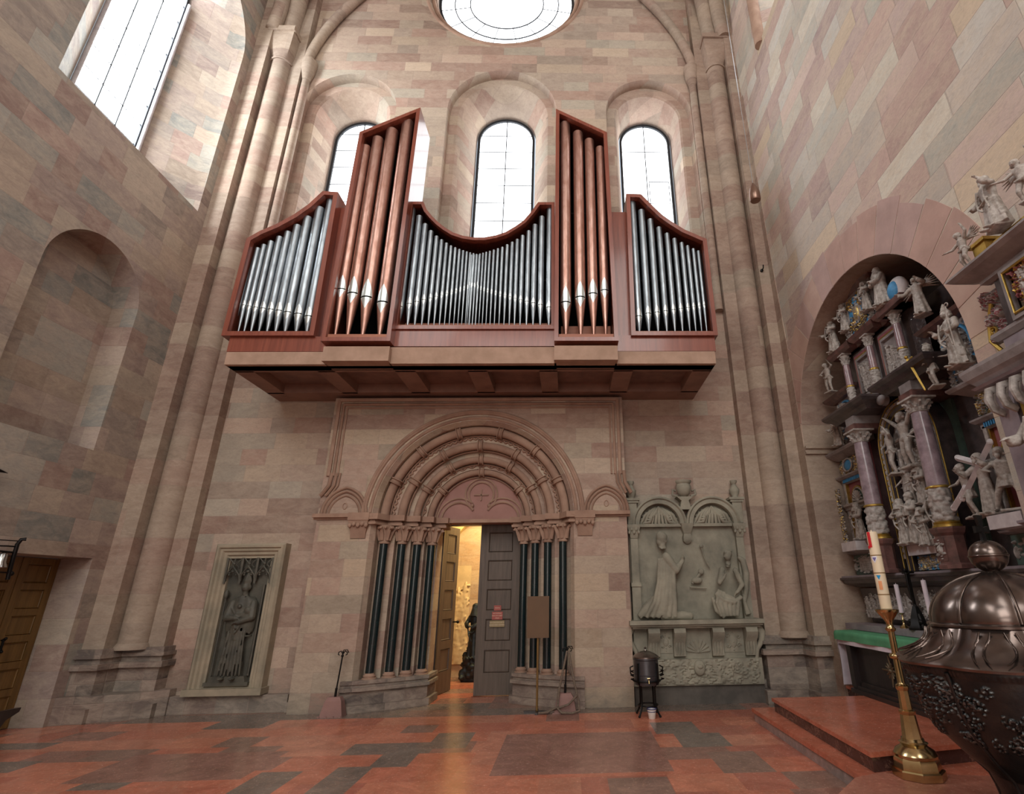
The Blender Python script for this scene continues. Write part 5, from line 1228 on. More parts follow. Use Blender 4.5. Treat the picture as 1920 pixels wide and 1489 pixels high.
# crowning piece with the blue coat of arms
bx(4.30, 4.55, 6.35, 7.13, 5.08, 5.78, M_grey, 'crown_wall'); rel(4.30, 6.50, 6.98, 5.12, 5.70, 95, 'scroll', [M_blue, M_dk, M_gold], 'coat_of_arms', .05, thr=(.35, .6)); rel(4.285, 6.52, 6.96, 5.14, 5.68, 96, 'mask', [M_blue, M_carv, M_gold], 'arms_relief', .05)
for yy in (7.05, 6.42): rel(4.28, yy-.06, yy+.06, 5.1, 5.72, int(yy*10), 'scroll', [M_grey, M_carv], 'herm_strip', .05); fig_part(saint, 'herm_figure', ret, 4.24, yy, 5.25, .46)
for yy in (6.98, 6.5): bx(4.27, 4.30, yy-.012, yy+.012, 5.1, 5.72, M_blue if yy < 6.7 else M_carv, 'blue_strip')
cornice(4.36, 6.38, 7.12, 5.76, [(.05,0),(.09,.03),(.16,.08),(.18,.13)], M_dkred, 'crown_cornice')
b = MB(); [b.ell((4.2, yy, 5.92), (.05,.06,.05)) for yy in (7.2, 6.75, 6.32)]; b.tube([(4.3,7.0,5.92),(4.3,6.85,6.02),(4.3,6.7,5.96)], .03, 8); part('crown_knobs', b, M_dkred, ret, 50)
b = MB(); b.ell((4.25,5.75,5.17),(.10,.17,.19),20,14); part('shield_disc', b, M_pl, ret, 60); b = MB(); b.ell((4.19,5.75,5.17),(.06,.11,.13),16,12); part('shield_disc_field', b, M_blue, ret, 60)
bx(4.15, 4.45, 5.62, 6.15, 4.98, 5.07, M_dkred, 'figure_ledge'); rel(4.40, 5.62, 5.9, 4.1, 4.95, 97, 'scroll', [M_dk, M_dk], 'side_panel', .01)
# free-standing carved figures on the retable
def statue(mesh, name, label, cat, X, Y, Z, H, rz=0, ry=0, group=None):
    o = fig_part(mesh, name, None, X, Y, Z, H, rz, ry); o.parent = None; return tag(o, label, cat, group)
statue(saint, 'saint_statue', 'bearded grey statue standing at the upper left corner of the winged retable', 'statue', 4.22, 7.42, 5.07, .56, 5)
statue(abb, 'nun_statue', 'statue in a wide pleated gown at the top of the winged retable', 'statue', 4.20, 6.0, 5.07, .58, -8)
statue(ang, 'angel_statue', 'winged angel statue high on the right side of the winged retable', 'statue', 4.2, 5.38, 4.6, .50, 20, 0)
statue(nud2, 'seated_statue', 'grey figure with outstretched arm on the left wing ledge of the retable', 'statue', 4.22, 7.78, 4.54, .50, 15)
statue(woman, 'niche_statue', 'pale statue of a robed woman in the left wing niche of the retable', 'statue', 4.32, 7.87, 2.26, .52, 0)
statue(saint, 'attendant_statue', 'small grey figure before the shell on the left wing cornice of the retable', 'statue', 4.28, 7.95, 3.70, .46, 0)
# right wing: the way to Calvary
statue(chri, 'cross_bearer_statue', 'white statue of a robed man carrying a cross on the right wing of the retable', 'statue', 4.25, 5.22, 2.26, .62, 5)
statue(help_, 'helper_statue', 'bare-legged carved man at the left arm of the cross on the retable', 'statue', 4.24, 5.46, 2.26, .56, -25)
statue(help_, 'helper_statue', 'carved man in a tunic striding at the right behind the cross bearer', 'statue', 4.28, 4.98, 2.27, .60, 30)
b = MB(); b.limb((4.18,5.66,2.40),(4.20,5.44,2.58),.038,.038,4); b.limb((4.20,5.44,2.90),(4.2,5.12,2.75),.036,.036,4); b.limb((4.2,5.52,2.48),(4.22,4.98,2.95),.036,.036,4)
tag(b.build('carved_cross', M_pl), 'pale carved cross held aslant by the figures of the right retable wing', 'cross')
sw_ = statue(sold, 'soldier_statue', 'grey helmeted warrior statue with golden sword on the right wing cornice', 'statue', 4.15, 5.40, 3.70, .50, -15)
b = MB(); b.limb((4.02,5.58,4.12),(4.02,5.42,3.68),.02,.012,4); b.limb((4.02,5.66,4.06),(4.02,5.50,4.12),.013,.013,6); b.ell((4.02,5.595,4.16),.022); tag(b.build('golden_sword', M_gold, None, 40), 'long golden sword held point down by the warrior statue', 'sword')
statue(bish, 'bishop_statue', 'tall mitred bishop statue holding a crozier above the right wing cornice', 'statue', 3.98, 4.78, 3.68, .62, -5)
statue(cher, 'putto_statue', 'small putto statue between the warrior and the bishop', 'statue', 4.2, 5.05, 3.72, .36, 10)

# ================================================================== MONUMENT ON THE RIGHT WALL
mon = thing('wall_monument', 'large grey marble wall monument with stepped cornices at the right edge', 'monument', (3.96, 3.6, 1.6))
def mx(x0, x1, y0, y1, z0, z1, m_, name): b = MB(); b.box((x0, y0, z0), (x1, y1, z1)); return part(name, b, m_, mon)
mx(3.66, 3.96, 2.6, 4.12, 1.5, 3.15, M_lil, 'pier_block'); mx(3.6, 3.66, 3.9, 4.08, 1.5, 3.1, M_lil, 'pilaster')
mx(3.64, 3.67, 2.7, 3.84, 1.6, 2.98, M_black, 'niche_ground')
for o, m_, X in ((0, M_dk, 3.60), (.03, M_gold, 3.595), (.06, M_teal, 3.60), (.10, M_gold, 3.60)):
    b = MB(); b.loft([[(x, 2.6, 1.5), (x, 3.88-q, 1.5), (x, 3.88-q, 3.0-q), (x, 2.6, 3.0-q)] for x, q in ((3.66, o), (X, o), (X, o+.028), (3.66, o+.028))], closed=False); part('niche_frame', b, m_, mon)
fig_part(saint, 'niche_figure', mon, 3.56, 3.62, 2.1, .85, 10)
for i in range(6):
    yy = 4.02 - i*.13; b = MB(); b.tube([(3.60, yy, 2.93), (3.52, yy, 2.97), (3.50, yy, 3.05), (3.52, yy, 3.13), (3.6, yy, 3.15)], .022, 6, flat=1.6); b.tube([(3.57, yy, 2.95),(3.545, yy, 3.04),(3.57, yy, 3.12)], .012, 5); part('console_scroll', b, M_carv, mon, 50)
cornice(3.66, 2.6, 4.08, 3.15, [(.03,0),(.05,.03),(.05,.06),(.09,.07),(.12,.11),(.15,.14),(.17,.20),(.17,.23)], M_grey, 'main_cornice', mon)
cornice(3.60, 2.6, 4.12, 3.18, [(.0,0),(.06,.01),(.08,.03)], M_lil, 'cornice_band', mon)
mx(3.72, 3.96, 2.7, 3.95, 3.38, 3.62, M_lil, 'upper_plinth'); cornice(3.74, 2.7, 3.96, 3.56, [(.0,0),(.03,.01),(.06,.05),(.06,.08)], M_grey, 'upper_ledge', mon)
mx(3.74, 3.96, 2.7, 3.88, 3.62, 4.12, M_dk, 'upper_wall')
b = MB(); b.loft([[(x, 2.6, 3.64+q), (x, 3.74-q, 3.64+q), (x, 3.74-q, 4.10-q), (x, 2.6, 4.10-q)] for x, q in ((3.74, 0), (3.66, 0), (3.66, .03), (3.72, .04))], closed=False); part('arms_frame', b, M_grey, mon)
b = MB(); b.tube([(3.655, 2.6, 3.685), (3.655, 3.695, 3.685), (3.655, 3.695, 4.06), (3.655, 2.6, 4.06)], .012, 6); part('gilt_fillet', b, M_gold, mon, 50)
b = relief((3.72, 3.66, 3.70), (0,-1,0), (0,0,1), NX, .9, .35, 33, 'scroll', .09, mats=3, thr=(.25,.6)); part('arms_relief', b, [M_dk, M_maroon, M_gold], mon, 50)
b = relief((3.70, 3.66, 3.70), (0,-1,0), (0,0,1), NX, .9, .35, 37, 'crowd', .09, mats=2, thr=(.25,.6)); part('arms_relief', b, [M_dk, M_carv], mon, 50)
b = relief((3.86, 4.16, 3.62), (0,-1,0), (0,0,1), NX, .30, .50, 34, 'scroll', .08, mats=3); part('side_scrollwork', b, [M_grey, M_carv, M_maroon], mon, 50)
b = MB(); b.tube([(3.84, 4.14 + .05*math.cos(a)*(1-a/12), 3.75 + .05*math.sin(a)*(1-a/12)) for a in [i*.5 for i in range(18)]], .012, 6); b.tube([(3.84,4.12,3.55),(3.84,4.2,3.68),(3.84,4.16,3.85),(3.84,4.08,4.0)], .02, 6); part('gilt_volute', b, M_gold, mon, 50)
cornice(3.76, 2.7, 3.90, 4.10, [(.03,0),(.07,.02),(.07,.05),(.12,.07),(.2,.11),(.24,.14),(.24,.16)], M_grey, 'upper_cornice', mon)
mx(3.66, 3.9, 2.7, 3.62, 4.25, 4.36, M_lil, 'top_plinth'); cornice(3.68, 2.7, 3.64, 4.34, [(.0,0),(.03,.01),(.03,.03)], M_gold, 'top_fillet', mon)
b = relief((3.66, 4.1, 1.62), (0,-1,0), (0,0,1), NX, .5, .42, 35, 'crowd', .06, mats=3); part('base_relief', b, [M_teal, M_carv, M_gold], mon, 50)
cornice(3.7, 2.6, 4.12, 2.03, [(.0,0),(.06,.01),(.1,.04),(.1,.06)], M_lil, 'base_cornice', mon)
statue(cher, 'putto_statue', 'naked putto statue with one raised arm on the monument cornice', 'statue', 3.6, 3.92, 4.26, .38, -10)
b = MB(); b.box((3.62, 3.72, 4.265), (3.78, 3.86, 4.42)); b.box((3.60, 3.70, 4.42), (3.80, 3.88, 4.45)); tag(b.build('gilded_chest', M_gold), 'small golden chest beside the putto on the monument', 'chest')
statue(king, 'robed_statue', 'bearded statue in billowing robe on top of the wall monument', 'statue', 3.6, 3.52, 4.38, .52, -15)
statue(cher, 'putto_statue', 'putto statue at the right photo edge on the monument top', 'statue', 3.6, 3.2, 4.39, .40, 15)

# ================================================================== EPITAPH WITH KNEELING MAN (grey-green, right of the portal)
ep = thing('double_arch_epitaph', 'grey-green sandstone epitaph with two shell arches and a kneeling figure', 'epitaph', (2.0, 9.2, 0))
def ebox(x0, x1, y0, z0, z1, name, m_=None, y1=9.2): b = MB(); b.box((x0, y0, z0), (x1, y1, z1)); return part(name, b, m_ or M_stoneG, ep)
NY = (0,-1,0)
def erel(x0, x1, Y, z0, z1, seed, style, name, amp=.03, **kw): b = relief((x0, Y-.004, z0), (1,0,0), (0,0,1), NY, x1-x0, z1-z0, seed, style, amp, mats=1, thr=(9,9), **kw); return part(name, b, M_stoneG, ep, 50)
M_base = mat('sooty_base_stone', (104,98,92), .9, scale=3, c2=(80,76,72), bump=.5)
ebox(1.0, 3.0, 9.0, 0, .26, 'base_course', M_base); ebox(.98, 2.98, 8.95, .26, .62, 'sarcophagus'); erel(1.02, 2.94, 8.95, .28, .62, 5, 'scroll', 'sarcophagus_relief', .035, n=110)
ebox(1.02, 2.96, 9.02, .62, 1.06, 'console_wall')
b = MB(); b.ell((2.0, 8.92, .5), (.09,.05,.11), 14, 10); b.ell((2.0,8.9,.52),(.05,.05,.04)); part('lion_mask', b, M_stoneG, ep, 50)
b = MB()
for o, z0, z1 in ((0, 1.06, 1.09), (.05, 1.09, 1.12), (.09, 1.12, 1.18)): b.box((.99-o*.5, 8.86-o, z0), (2.99+o*.5, 9.2, z1))
part('ledge', b, M_stoneG, ep)
for x in (1.10, 1.32, 1.72, 2.32, 2.84):
    if x == 1.10: continue
    b = MB(); P = [(9.02,1.06),(8.84,1.06),(8.82,1.0),(8.85,.93),(8.93,.86),(8.96,.76),(8.95,.66),(9.02,.64)]; b.prism([(p[0], p[1]) for p in P], x-.09, x+.09, 'x')
    for k in (-1, 0, 1): b.tube([(x+k*.045, 8.945, .86), (x+k*.045, 8.955, .68)], .017, 6)
    part('fluted_console', b, M_stoneG, ep, 40)
for s, x in ((-1, .99), (1, 2.99)):
    b = MB(); b.tube([(x, 8.98, 1.06), (x+s*.05, 8.98, .98), (x+s*.03, 8.98, .86), (x-s*.05, 8.98, .74), (x-s*.08, 8.98, .6)], [.05,.06,.05,.035,.03], 8); part('side_volute', b, M_stoneG, ep, 50)
for (x0, x1) in ((1.42, 1.62), (1.83, 2.21), (2.43, 2.73)): erel(x0, x1, 9.015, .70, 1.02, int(x0*50), 'mask' if x0 != 1.83 else 'shell', 'console_panel', .02)
ebox(1.03, 2.95, 9.12, 1.18, 2.66, 'back_panel')
for x in (1.10, 2.88):
    ebox(x-.07, x+.07, 9.02, 1.18, 1.72, 'pilaster'); ebox(x-.06, x+.06, 9.04, 1.72, 2.44, 'pilaster'); ebox(x-.08, x+.08, 9.0, 1.68, 1.74, 'pilaster_band')
    b = MB(); b.loft([[(x-w_, 9.12, z), (x-w_, 9.12-d_, z), (x+w_, 9.12-d_, z), (x+w_, 9.12, z)] for w_, d_, z in ((.06,.09,2.44),(.07,.11,2.5),(.10,.14,2.6),(.11,.15,2.62),(.11,.15,2.66))])
    for k in range(5): b.ell((x-.08+.04*k, 8.985, 2.53+.05*(k%2)), (.022,.02,.03), 7, 5)
    part('capital', b, M_stoneG, ep, 40)
b = MB(); b.box((1.1, 9.03, 2.62), (2.88, 9.2, 2.67)); part('impost_band', b, M_stoneG, ep)
for cx_ in (1.545, 2.455):
    b = MB()
    L = lambda r, y: [(cx_ + r*math.cos(R(a)), y, 2.66 + r*math.sin(R(a))) for a in range(0, 181, 6)]
    b.loft([L(.46,9.2), L(.46,9.0), L(.43,8.98), L(.41,9.01), L(.345,9.0), L(.335,9.03), L(.335,9.15)], closed=False); part('arch_moulding', b, M_stoneG, ep, 30)
    b = MB(); L2 = [(cx_+.35*math.cos(R(a)), 2.66+.35*math.sin(R(a))) for a in range(0,181,6)]; b.prism(L2, 9.14, 9.19, 'y')
    for k in range(13):
        a = R(6+k*14); b.tube([(cx_ + .04*math.cos(a)*0, 9.06, 2.66+.30 - .0*k), (cx_ + .17*math.cos(a)*1.0, 9.03, 2.66+.17*math.sin(a)*.9+.02), (cx_+.33*math.cos(a), 9.12, 2.66+.30*math.sin(a)*.9*(.35 if 0 else 1) if a > .3 and a < 2.8 else 2.68)], [.01,.03,.03], 6)
    part('shell', b, M_stoneG, ep, 60)
for cx_ in (1.545, 2.455):
    b = MB()
    for k in range(11):
        xx = cx_ - .31 + .062*k; b.tube([(cx_ + (xx-cx_)*.2, 9.10, 2.95), (cx_ + (xx-cx_)*.75, 9.03, 2.82), (xx, 9.08, 2.68)], [.012,.024,.028], 6)
    part('shell_flutes', b, M_stoneG, ep, 60)
b = MB(); b.loft([[(2.0-w_, 9.12, z), (2.0-w_*.9, 9.12-d_, z), (2.0+w_*.9, 9.12-d_, z), (2.0+w_, 9.12, z)] for w_, d_, z in ((.02,.03,2.34),(.07,.08,2.38),(.08,.10,2.44),(.06,.08,2.5),(.10,.13,2.60),(.11,.15,2.67))]); part('pendant_bracket', b, M_stoneG, ep, 40)
b = MB(); b.prism([(1.9,2.9),(2.1,2.9),(2.06,3.05),(2.14,3.12),(1.86,3.12),(1.94,3.05)], 9.0, 9.2, 'y'); b.lathe([(.05,3.12),(.11,3.18),(.14,3.28),(.12,3.34),(.15,3.37),(.15,3.40)], 18, (2.0,9.08,0), fr=lambda t,z,r: r*(1 if math.sin(t)<0 else .7))
for s in (-1,1): b.tube([(2.0+s*.12,9.05,3.13),(2.0+s*.2,9.05,3.16),(2.0+s*.19,9.05,3.24),(2.0+s*.14,9.05,3.22)], .022, 6)
part('centre_urn', b, M_stoneG, ep, 50)
for x in (1.09, 2.89):
    b = MB(); b.box((x-.11,9.0,3.02),(x+.11,9.2,3.06)); b.box((x-.08,9.02,2.67),(x+.08,9.2,3.03)); b.box((x-.13,8.98,3.06),(x+.13,9.2,3.1)); b.lathe([(.06,3.1),(.05,3.13),(.08,3.18),(.09,3.24),(.05,3.29),(.035,3.33),(.06,3.37),(.06,3.40)], 16, (x,9.08,0)); part('corner_urn', b, M_stoneG, ep, 50)
# kneeling man in a long cloak, facing right (+X)
b = MB()
for i in range(3): pass
b.loft([[(cx + rx*math.cos(t), 9.02 - ry*math.sin(t)*(1+.10*math.cos(9*t+z*3)), z) for t in [2*PI*k/44 for k in range(44)]] for z, cx, rx, ry in ((1.19,1.50,.42,.15),(1.27,1.49,.39,.17),(1.38,1.51,.33,.18),(1.52,1.55,.285,.18),(1.7,1.59,.25,.17),(1.9,1.60,.225,.16),(2.05,1.58,.20,.15),(2.16,1.56,.175,.13),(2.24,1.55,.13,.10),(2.3,1.55,.06,.06))])
for k in range(6):   # soft folds of the cloak falling back to the left
    b.tube([(1.47+.045*k, 8.885, 2.10), (1.44+.05*k, 8.865, 1.75), (1.36+.065*k, 8.86, 1.45), (1.22+.09*k, 8.885, 1.22)], [.022,.030,.036,.034], 8)
b.tube([(1.40,8.95,1.5),(1.24,8.97,1.34),(1.12,8.99,1.23)], [.06,.08,.05], 8)
b.limb((1.5,8.95,1.25),(1.92,8.95,1.23),.08,.06,10); b.ell((1.85,8.95,1.24),(.12,.07,.05))
b.tube([(1.56,9.0,2.25),(1.56,9.0,2.36)], .055, 10); b.ell((1.565,8.985,2.44),(.078,.068,.10),16,12); b.ell((1.642,8.98,2.445),(.016,.012,.020)); b.ell((1.628,8.98,2.405),(.018,.022,.010)); b.ell((1.615,8.98,2.375),(.030,.034,.026)); b.ell((1.63,8.98,2.478),(.018,.04,.009)); b.ell((1.54,8.99,2.455),(.080,.074,.092),14,10); b.ell((1.515,9.0,2.38),(.055,.06,.07)); b.ell((1.565,8.918,2.43),(.016,.01,.022))
b.limb((1.60,8.90,2.12),(1.74,8.88,1.92),.075,.06,10); b.limb((1.74,8.88,1.92),(1.86,8.92,2.06),.058,.035,10)
hand(b, (1.86,8.93,2.06), (.15,0,.98), .11, .0); hand(b, (1.875,8.97,2.06), (.12,.05,.98), .11, .0)
me = voxel(b, .012, 'kneeling_man', M_stoneG, 3); o = bpy.data.objects.new('kneeling_man', me); col.objects.link(o); o.parent = ep; o.location = (-2.0, -9.2, 0)
# seated woman with horn and crucifix on the right
b = MB(); b.loft([[(2.58 + dx + rx*math.cos(t), 9.02 - ry*math.sin(t), z) for t in [2*PI*k/28 for k in range(28)]] for z, rx, ry, dx in ((1.19,.26,.13,0),(1.3,.27,.15,0),(1.45,.25,.16,-.02),(1.58,.22,.16,0),(1.75,.18,.13,.03),(1.9,.16,.11,.04),(1.98,.11,.08,.04),(2.02,.05,.06,.04))])
for k in range(6): b.tube([(2.4+.03*k,8.9,1.62-.02*k),(2.34+.07*k,8.86,1.42),(2.40+.05*k,8.87,1.22)], [.02,.03,.028], 6)
b.tube([(2.34,8.9,1.56),(2.45,8.86,1.46),(2.62,8.86,1.42),(2.76,8.9,1.5)], .035, 8); b.tube([(2.3,8.93,1.5),(2.33,8.9,1.3),(2.45,8.88,1.2)], .03, 8)
b.tube([(2.62,9,1.95),(2.63,9,2.06)], .04, 8); b.ell((2.62,8.97,2.13),(.062,.06,.075),14,10); b.ell((2.56,8.95,2.12),(.014,.016,.014)); b.ell((2.63,8.98,2.16),(.075,.07,.07))
for i in range(9): b.ell((2.58+.015*i, 8.94+.01*i, 2.19+.02*math.sin(i)), .026, 6, 5)
b.limb((2.5,8.95,1.92),(2.42,8.88,1.72),.05,.04,8); b.limb((2.42,8.88,1.72),(2.5,8.86,1.80),.038,.026,8); hand(b,(2.5,8.86,1.80),(.4,0,.8),.08,.3); b.limb((2.72,8.95,1.9),(2.8,8.92,1.68),.048,.038,8); b.limb((2.8,8.92,1.68),(2.7,8.87,1.58),.036,.026,8); hand(b,(2.7,8.87,1.58),(-.7,0,-.5),.08,.3)
b.tube([(2.80,9.0,2.12),(2.87,8.98,2.06),(2.90,8.98,1.85),(2.87,8.98,1.6),(2.82,8.98,1.42),(2.86,8.98,1.24)], [.03,.05,.055,.045,.03,.05], 10)
me = voxel(b, .011, 'seated_woman', M_stoneG, 2); o = bpy.data.objects.new('seated_woman', me); col.objects.link(o); o.parent = ep; o.location = (-2.0, -9.2, 0)
b = MB(); b.tube([(2.22,9.06,2.28),(2.26,9.05,2.1),(2.33,9.04,1.95)], .013, 6); b.ell((2.22,9.05,2.30),(.035,.02,.03)); b.tube([(2.02,9.06,1.72),(2.12,9.05,1.82),(2.2,9.05,1.92)], .02, 6); b.ell((2.18,9.04,1.9),(.05,.03,.05)); b.ell((2.1,9.05,1.76),(.09,.04,.05)); b.tube([(1.98,9.07,1.66),(2.25,9.06,1.64)], .012, 6); part('carved_attributes', b, M_stoneG, ep, 50)

# ================================================================== BISHOP'S GRAVE SLAB (left of the portal)
gs = thing('grave_slab', 'upright dark grave slab of a mitred bishop in a tan moulded stone frame', 'tomb slab', (-5.14, 9.2, 0))
b = MB()
X0, X1, Z0, Z1 = -5.69, -4.59, .25, 2.43
fr_ = [(0,9.2),(0,9.03),(.03,9.0),(.06,9.0),(.075,9.03),(.11,9.03),(.13,9.06),(.17,9.06),(.19,9.09),(.225,9.09),(.225,9.16)]
b.loft([[(X0+o, y, Z0+o*.55), (X1-o, y, Z0+o*.55), (X1-o, y, Z1-o), (X0+o, y, Z1-o)] for o, y in fr_]); b.box((X0-.03, 8.97, Z0-.0), (X1+.03, 9.2, Z0+.09)); part('frame', b, M_stoneT, gs)
M_slab = mat('dark_green_grey_stone', (92,90,80), .6, scale=4, c2=(66,66,60), bump=.2, spec=.5)
b = MB(); b.box((X0+.2, 9.14, Z0+.1), (X1-.2, 9.2, Z1-.2)); part('slab', b, M_slab, gs)
b = MB(); b.box((X0+.22, 9.04, Z0+.12), (X1-.22, 9.15, Z0+.17)); b.loft([[(-5.14+k*.27, 9.15, z), (-5.14+k*.25, 9.15-.10, z), (-5.14-k*.25, 9.15-.10, z), (-5.14-k*.27, 9.15, z)] for k, z in ((1.1,.42),(1.0,.50))]); part('slab_console', b, M_slab, gs)
b = MB()
for c_ in (-5.37, -5.13, -4.89):   # canopy tracery
    b.tube([(c_-.11,9.08,1.86),(c_-.10,9.06,1.95),(c_,9.04,2.08),(c_+.10,9.06,1.95),(c_+.11,9.08,1.86)], .016, 6); b.tube([(c_,9.05,2.06),(c_,9.06,2.2)], .014, 6)
    for s in (-1,1):
        b.tube([(c_+s*.115,9.07,1.82),(c_+s*.115,9.06,2.21)], .015, 6); b.tube([(c_+s*.1,9.08,2.2),(c_+s*.04,9.08,2.14),(c_+s*.03,9.08,2.1),(c_+s*.08,9.08,2.06)], .011, 5)
    for k in range(3): b.ell((c_, 9.05, 2.0+.06*k), (.028,.02,.02), 7, 5); b.ell((c_-.055, 9.06, 1.95+.03*k), .018, 6, 4); b.ell((c_+.055, 9.06, 1.95+.03*k), .018, 6, 4)
part('canopy', b, M_slab, gs, 60)
b = MB()   # the bishop in relief
b.loft([[(-5.12 + rx*math.cos(t), 9.12 - ry*math.sin(t), z) for t in [2*PI*k/32 for k in range(32)]] for z, rx, ry in ((.5,.23,.09),(.8,.21,.095),(1.1,.195,.10),(1.25,.19,.10),(1.4,.205,.10),(1.55,.19,.09),(1.63,.12,.07),(1.67,.05,.05))])
for k in range(7): b.tube([(-5.24+.04*k, 9.035, 1.12), (-5.26+.047*k, 9.035, .8), (-5.29+.056*k, 9.04, .5)], [.014,.018,.016], 6)
b.loft([[(-5.12 + w_*math.cos(t), 9.1-.09*abs(math.sin(t)) if math.sin(t) > 0 else 9.12, z) for t in [2*PI*k/20 for k in range(20)]] for w_, z in ((.05,1.0),(.13,1.08),(.17,1.2),(.18,1.3))])
b.loft([[(-5.12 + rx*math.cos(t), 9.12 - ry*math.sin(t)*(1+.06*math.cos(7*t)), z) for t in [2*PI*k/36 for k in range(36)]] for z, rx, ry in ((1.02,.16,.08),(1.08,.20,.10),(1.2,.225,.115),(1.36,.235,.12),(1.5,.22,.115),(1.6,.16,.10),(1.66,.07,.06))])
for k in range(4): b.tube([(-5.12-.17+.02*k,9.03,1.5-.06*k),(-5.12,8.985,1.30-.07*k),(-5.12+.17-.02*k,9.03,1.5-.06*k)], .012, 6)
b.tube([(-5.12,9.08,1.64),(-5.12,9.07,1.72)], .045, 8); b.ell((-5.12,9.06,1.755),(.06,.055,.072),14,10); b.ell((-5.12,9.0,1.75),(.012,.018,.018)); b.ell((-5.12,9.01,1.72),(.018,.014,.008)); b.ell((-5.17,9.08,1.76),(.03,.03,.04)); b.ell((-5.07,9.08,1.76),(.03,.03,.04))
b.loft([[(-5.12+x*k, 9.07+y*k, 1.79+z) for x, y in ((-.06,0),(0,-.05),(.06,0),(0,.05))] for k, z in ((1,0),(1.25,.07),(.9,.14),(.1,.21))])
for s in (-1, 1): b.limb((-5.12+s*.16,9.08,1.52),(-5.12+s*.19,9.03,1.32),.06,.06,8); b.limb((-5.12+s*.19,9.03,1.32),(-5.12+s*.03,8.985,1.28-.03*s),.058,.036,8); hand(b,(-5.12+s*.03,8.985,1.28-.03*s),(-s*.9,0,-.1),.08,.3)
b.box((-5.16,8.99,1.33),(-4.99,9.05,1.38)); b.ell((-5.12,8.99,1.48),(.03,.02,.03)); b.ell((-4.99,9.0,1.42),(.05,.03,.05)); b.ell((-5.2,9.0,.47),(.04,.06,.02)); b.ell((-5.04,9.0,.47),(.04,.06,.02))
me = voxel(b, .01, 'bishop_relief', M_slab, 2); o = bpy.data.objects.new('bishop_relief', me); col.objects.link(o); o.parent = gs; o.location = (5.14, -9.2, 0)
b = MB(); b.tube([(-5.40,9.08,.5),(-5.40,9.06,1.62)], .012, 6); b.lathe([(.02,1.6),(.035,1.63),(.035,1.68),(.02,1.72)], 10, (-5.40,9.06,0)); b.tube([(-4.86,9.1,.5),(-4.86,9.1,1.8)], .02, 6); part('staff', b, M_slab, gs, 50)
b = MB(); b.box((X0+.22,9.10,1.2),(X0+.24,9.15,1.9)); 

# ================================================================== SMALL THINGS ON THE FLOOR
def barrier(x, y, label, side):
    t = thing('barrier_post', label, 'post', (x, y, 0), group='stone footed barrier posts beside the portal')
    b = MB(); s_ = [(.16, 0), (.15,.05), (.115,.20), (.085,.25)]
    b.loft([[(-w_, -w_*.55, z), (w_, -w_*.55, z), (w_, w_*.55, z), (-w_, w_*.55, z)] for w_, z in s_]); b.add([(-.085,-.047,.25),(.085,-.047,.25),(.085,.047,.25),(-.085,.047,.25)],[(0,1,2,3)])
    for k in range(4): b.box((-.15+.1*k-.03, -.10, 0), (-.15+.1*k-.0, -.06, .02))
    b.build('stone_foot', mat('pink_stone_foot', (150,118,112), .85, bump=.2) if side < 0 else bpy.data.materials['pink_stone_foot'], t)
    b = MB(); b.tube([(0,0,.25),(0.003,0,.36)], .018, 8); b.tube([(.003,0,.33),(.02,0,.6),(.03,0,.80),(.032,0,.84)], .011, 8); b.ell((.028,0,.78), .02); b.build('iron_rod', M_iron, t, 50)
    b = MB()
    for s in (-1, 1): b.tube([(.03,0,.80),(.03+s*.03,0,.845),(.03+s*.06,0,.83),(.03+s*.065,0,.80),(.03+s*.045,0,.79)] , .008, 6)
    b.tube([(.03,-.01,.84),(.05,-.03,.86),(.10,-.02,.86),(.115,0,.82)], .007, 6)
    b.build('scroll_hooks', M_iron, t, 50); return t
barrier(-3.36, 8.72, 'iron barrier post with stone foot left of the portal, no rope', -1)
barrier(-.05, 8.62, 'iron barrier post right of the portal with a rope looped over it', 1)
M_rope = mat('grey_rope', (132,118,104), .9, scale=60, c2=(96,84,74), bump=.5)
b = MB(); b.tube([(-.02,8.6,.80),(-.08,8.56,.55),(-.14,8.52,.28),(-.16,8.5,.08),(-.10,8.46,.03),(.05,8.44,.025),(.15,8.46,.05),(.14,8.5,.16),(.08,8.54,.4),(.02,8.58,.7),(-.0,8.6,.80)], .016, 8, closed=False)
b.tube([(-.15,8.5,.10),(-.3,8.5,.03),(-.42,8.52,.02),(-.36,8.56,.02),(-.2,8.54,.06),(.0,8.46,.13),(.12,8.46,.24)], .014, 8)
tag(b.build('barrier_rope', M_rope, None, 60), 'thick grey rope hanging in a loop from the post right of the portal', 'rope')
sg = thing('notice_board', 'brown rectangular board on a thin wooden post seen from behind, before the green shafts', 'sign', (-.45, 8.62, 0))
b = MB(); b.box((-.62, 8.60, .98), (-.29, 8.63, 1.56)); part('board', b, mat('tan_board', (104,78,54), .6, var=.1, scale=6, bump=.05), sg)
b = MB(); b.tube([(-.455,8.645,.02),(-.455,8.645,1.0)], .016, 8); part('post', b, M_oak, sg, 50)
b = MB(); b.box((-.64,8.62,0),(-.27,8.67,.03)); b.box((-.475,8.5,0),(-.435,8.78,.03)); part('cross_foot', b, M_dark, sg)
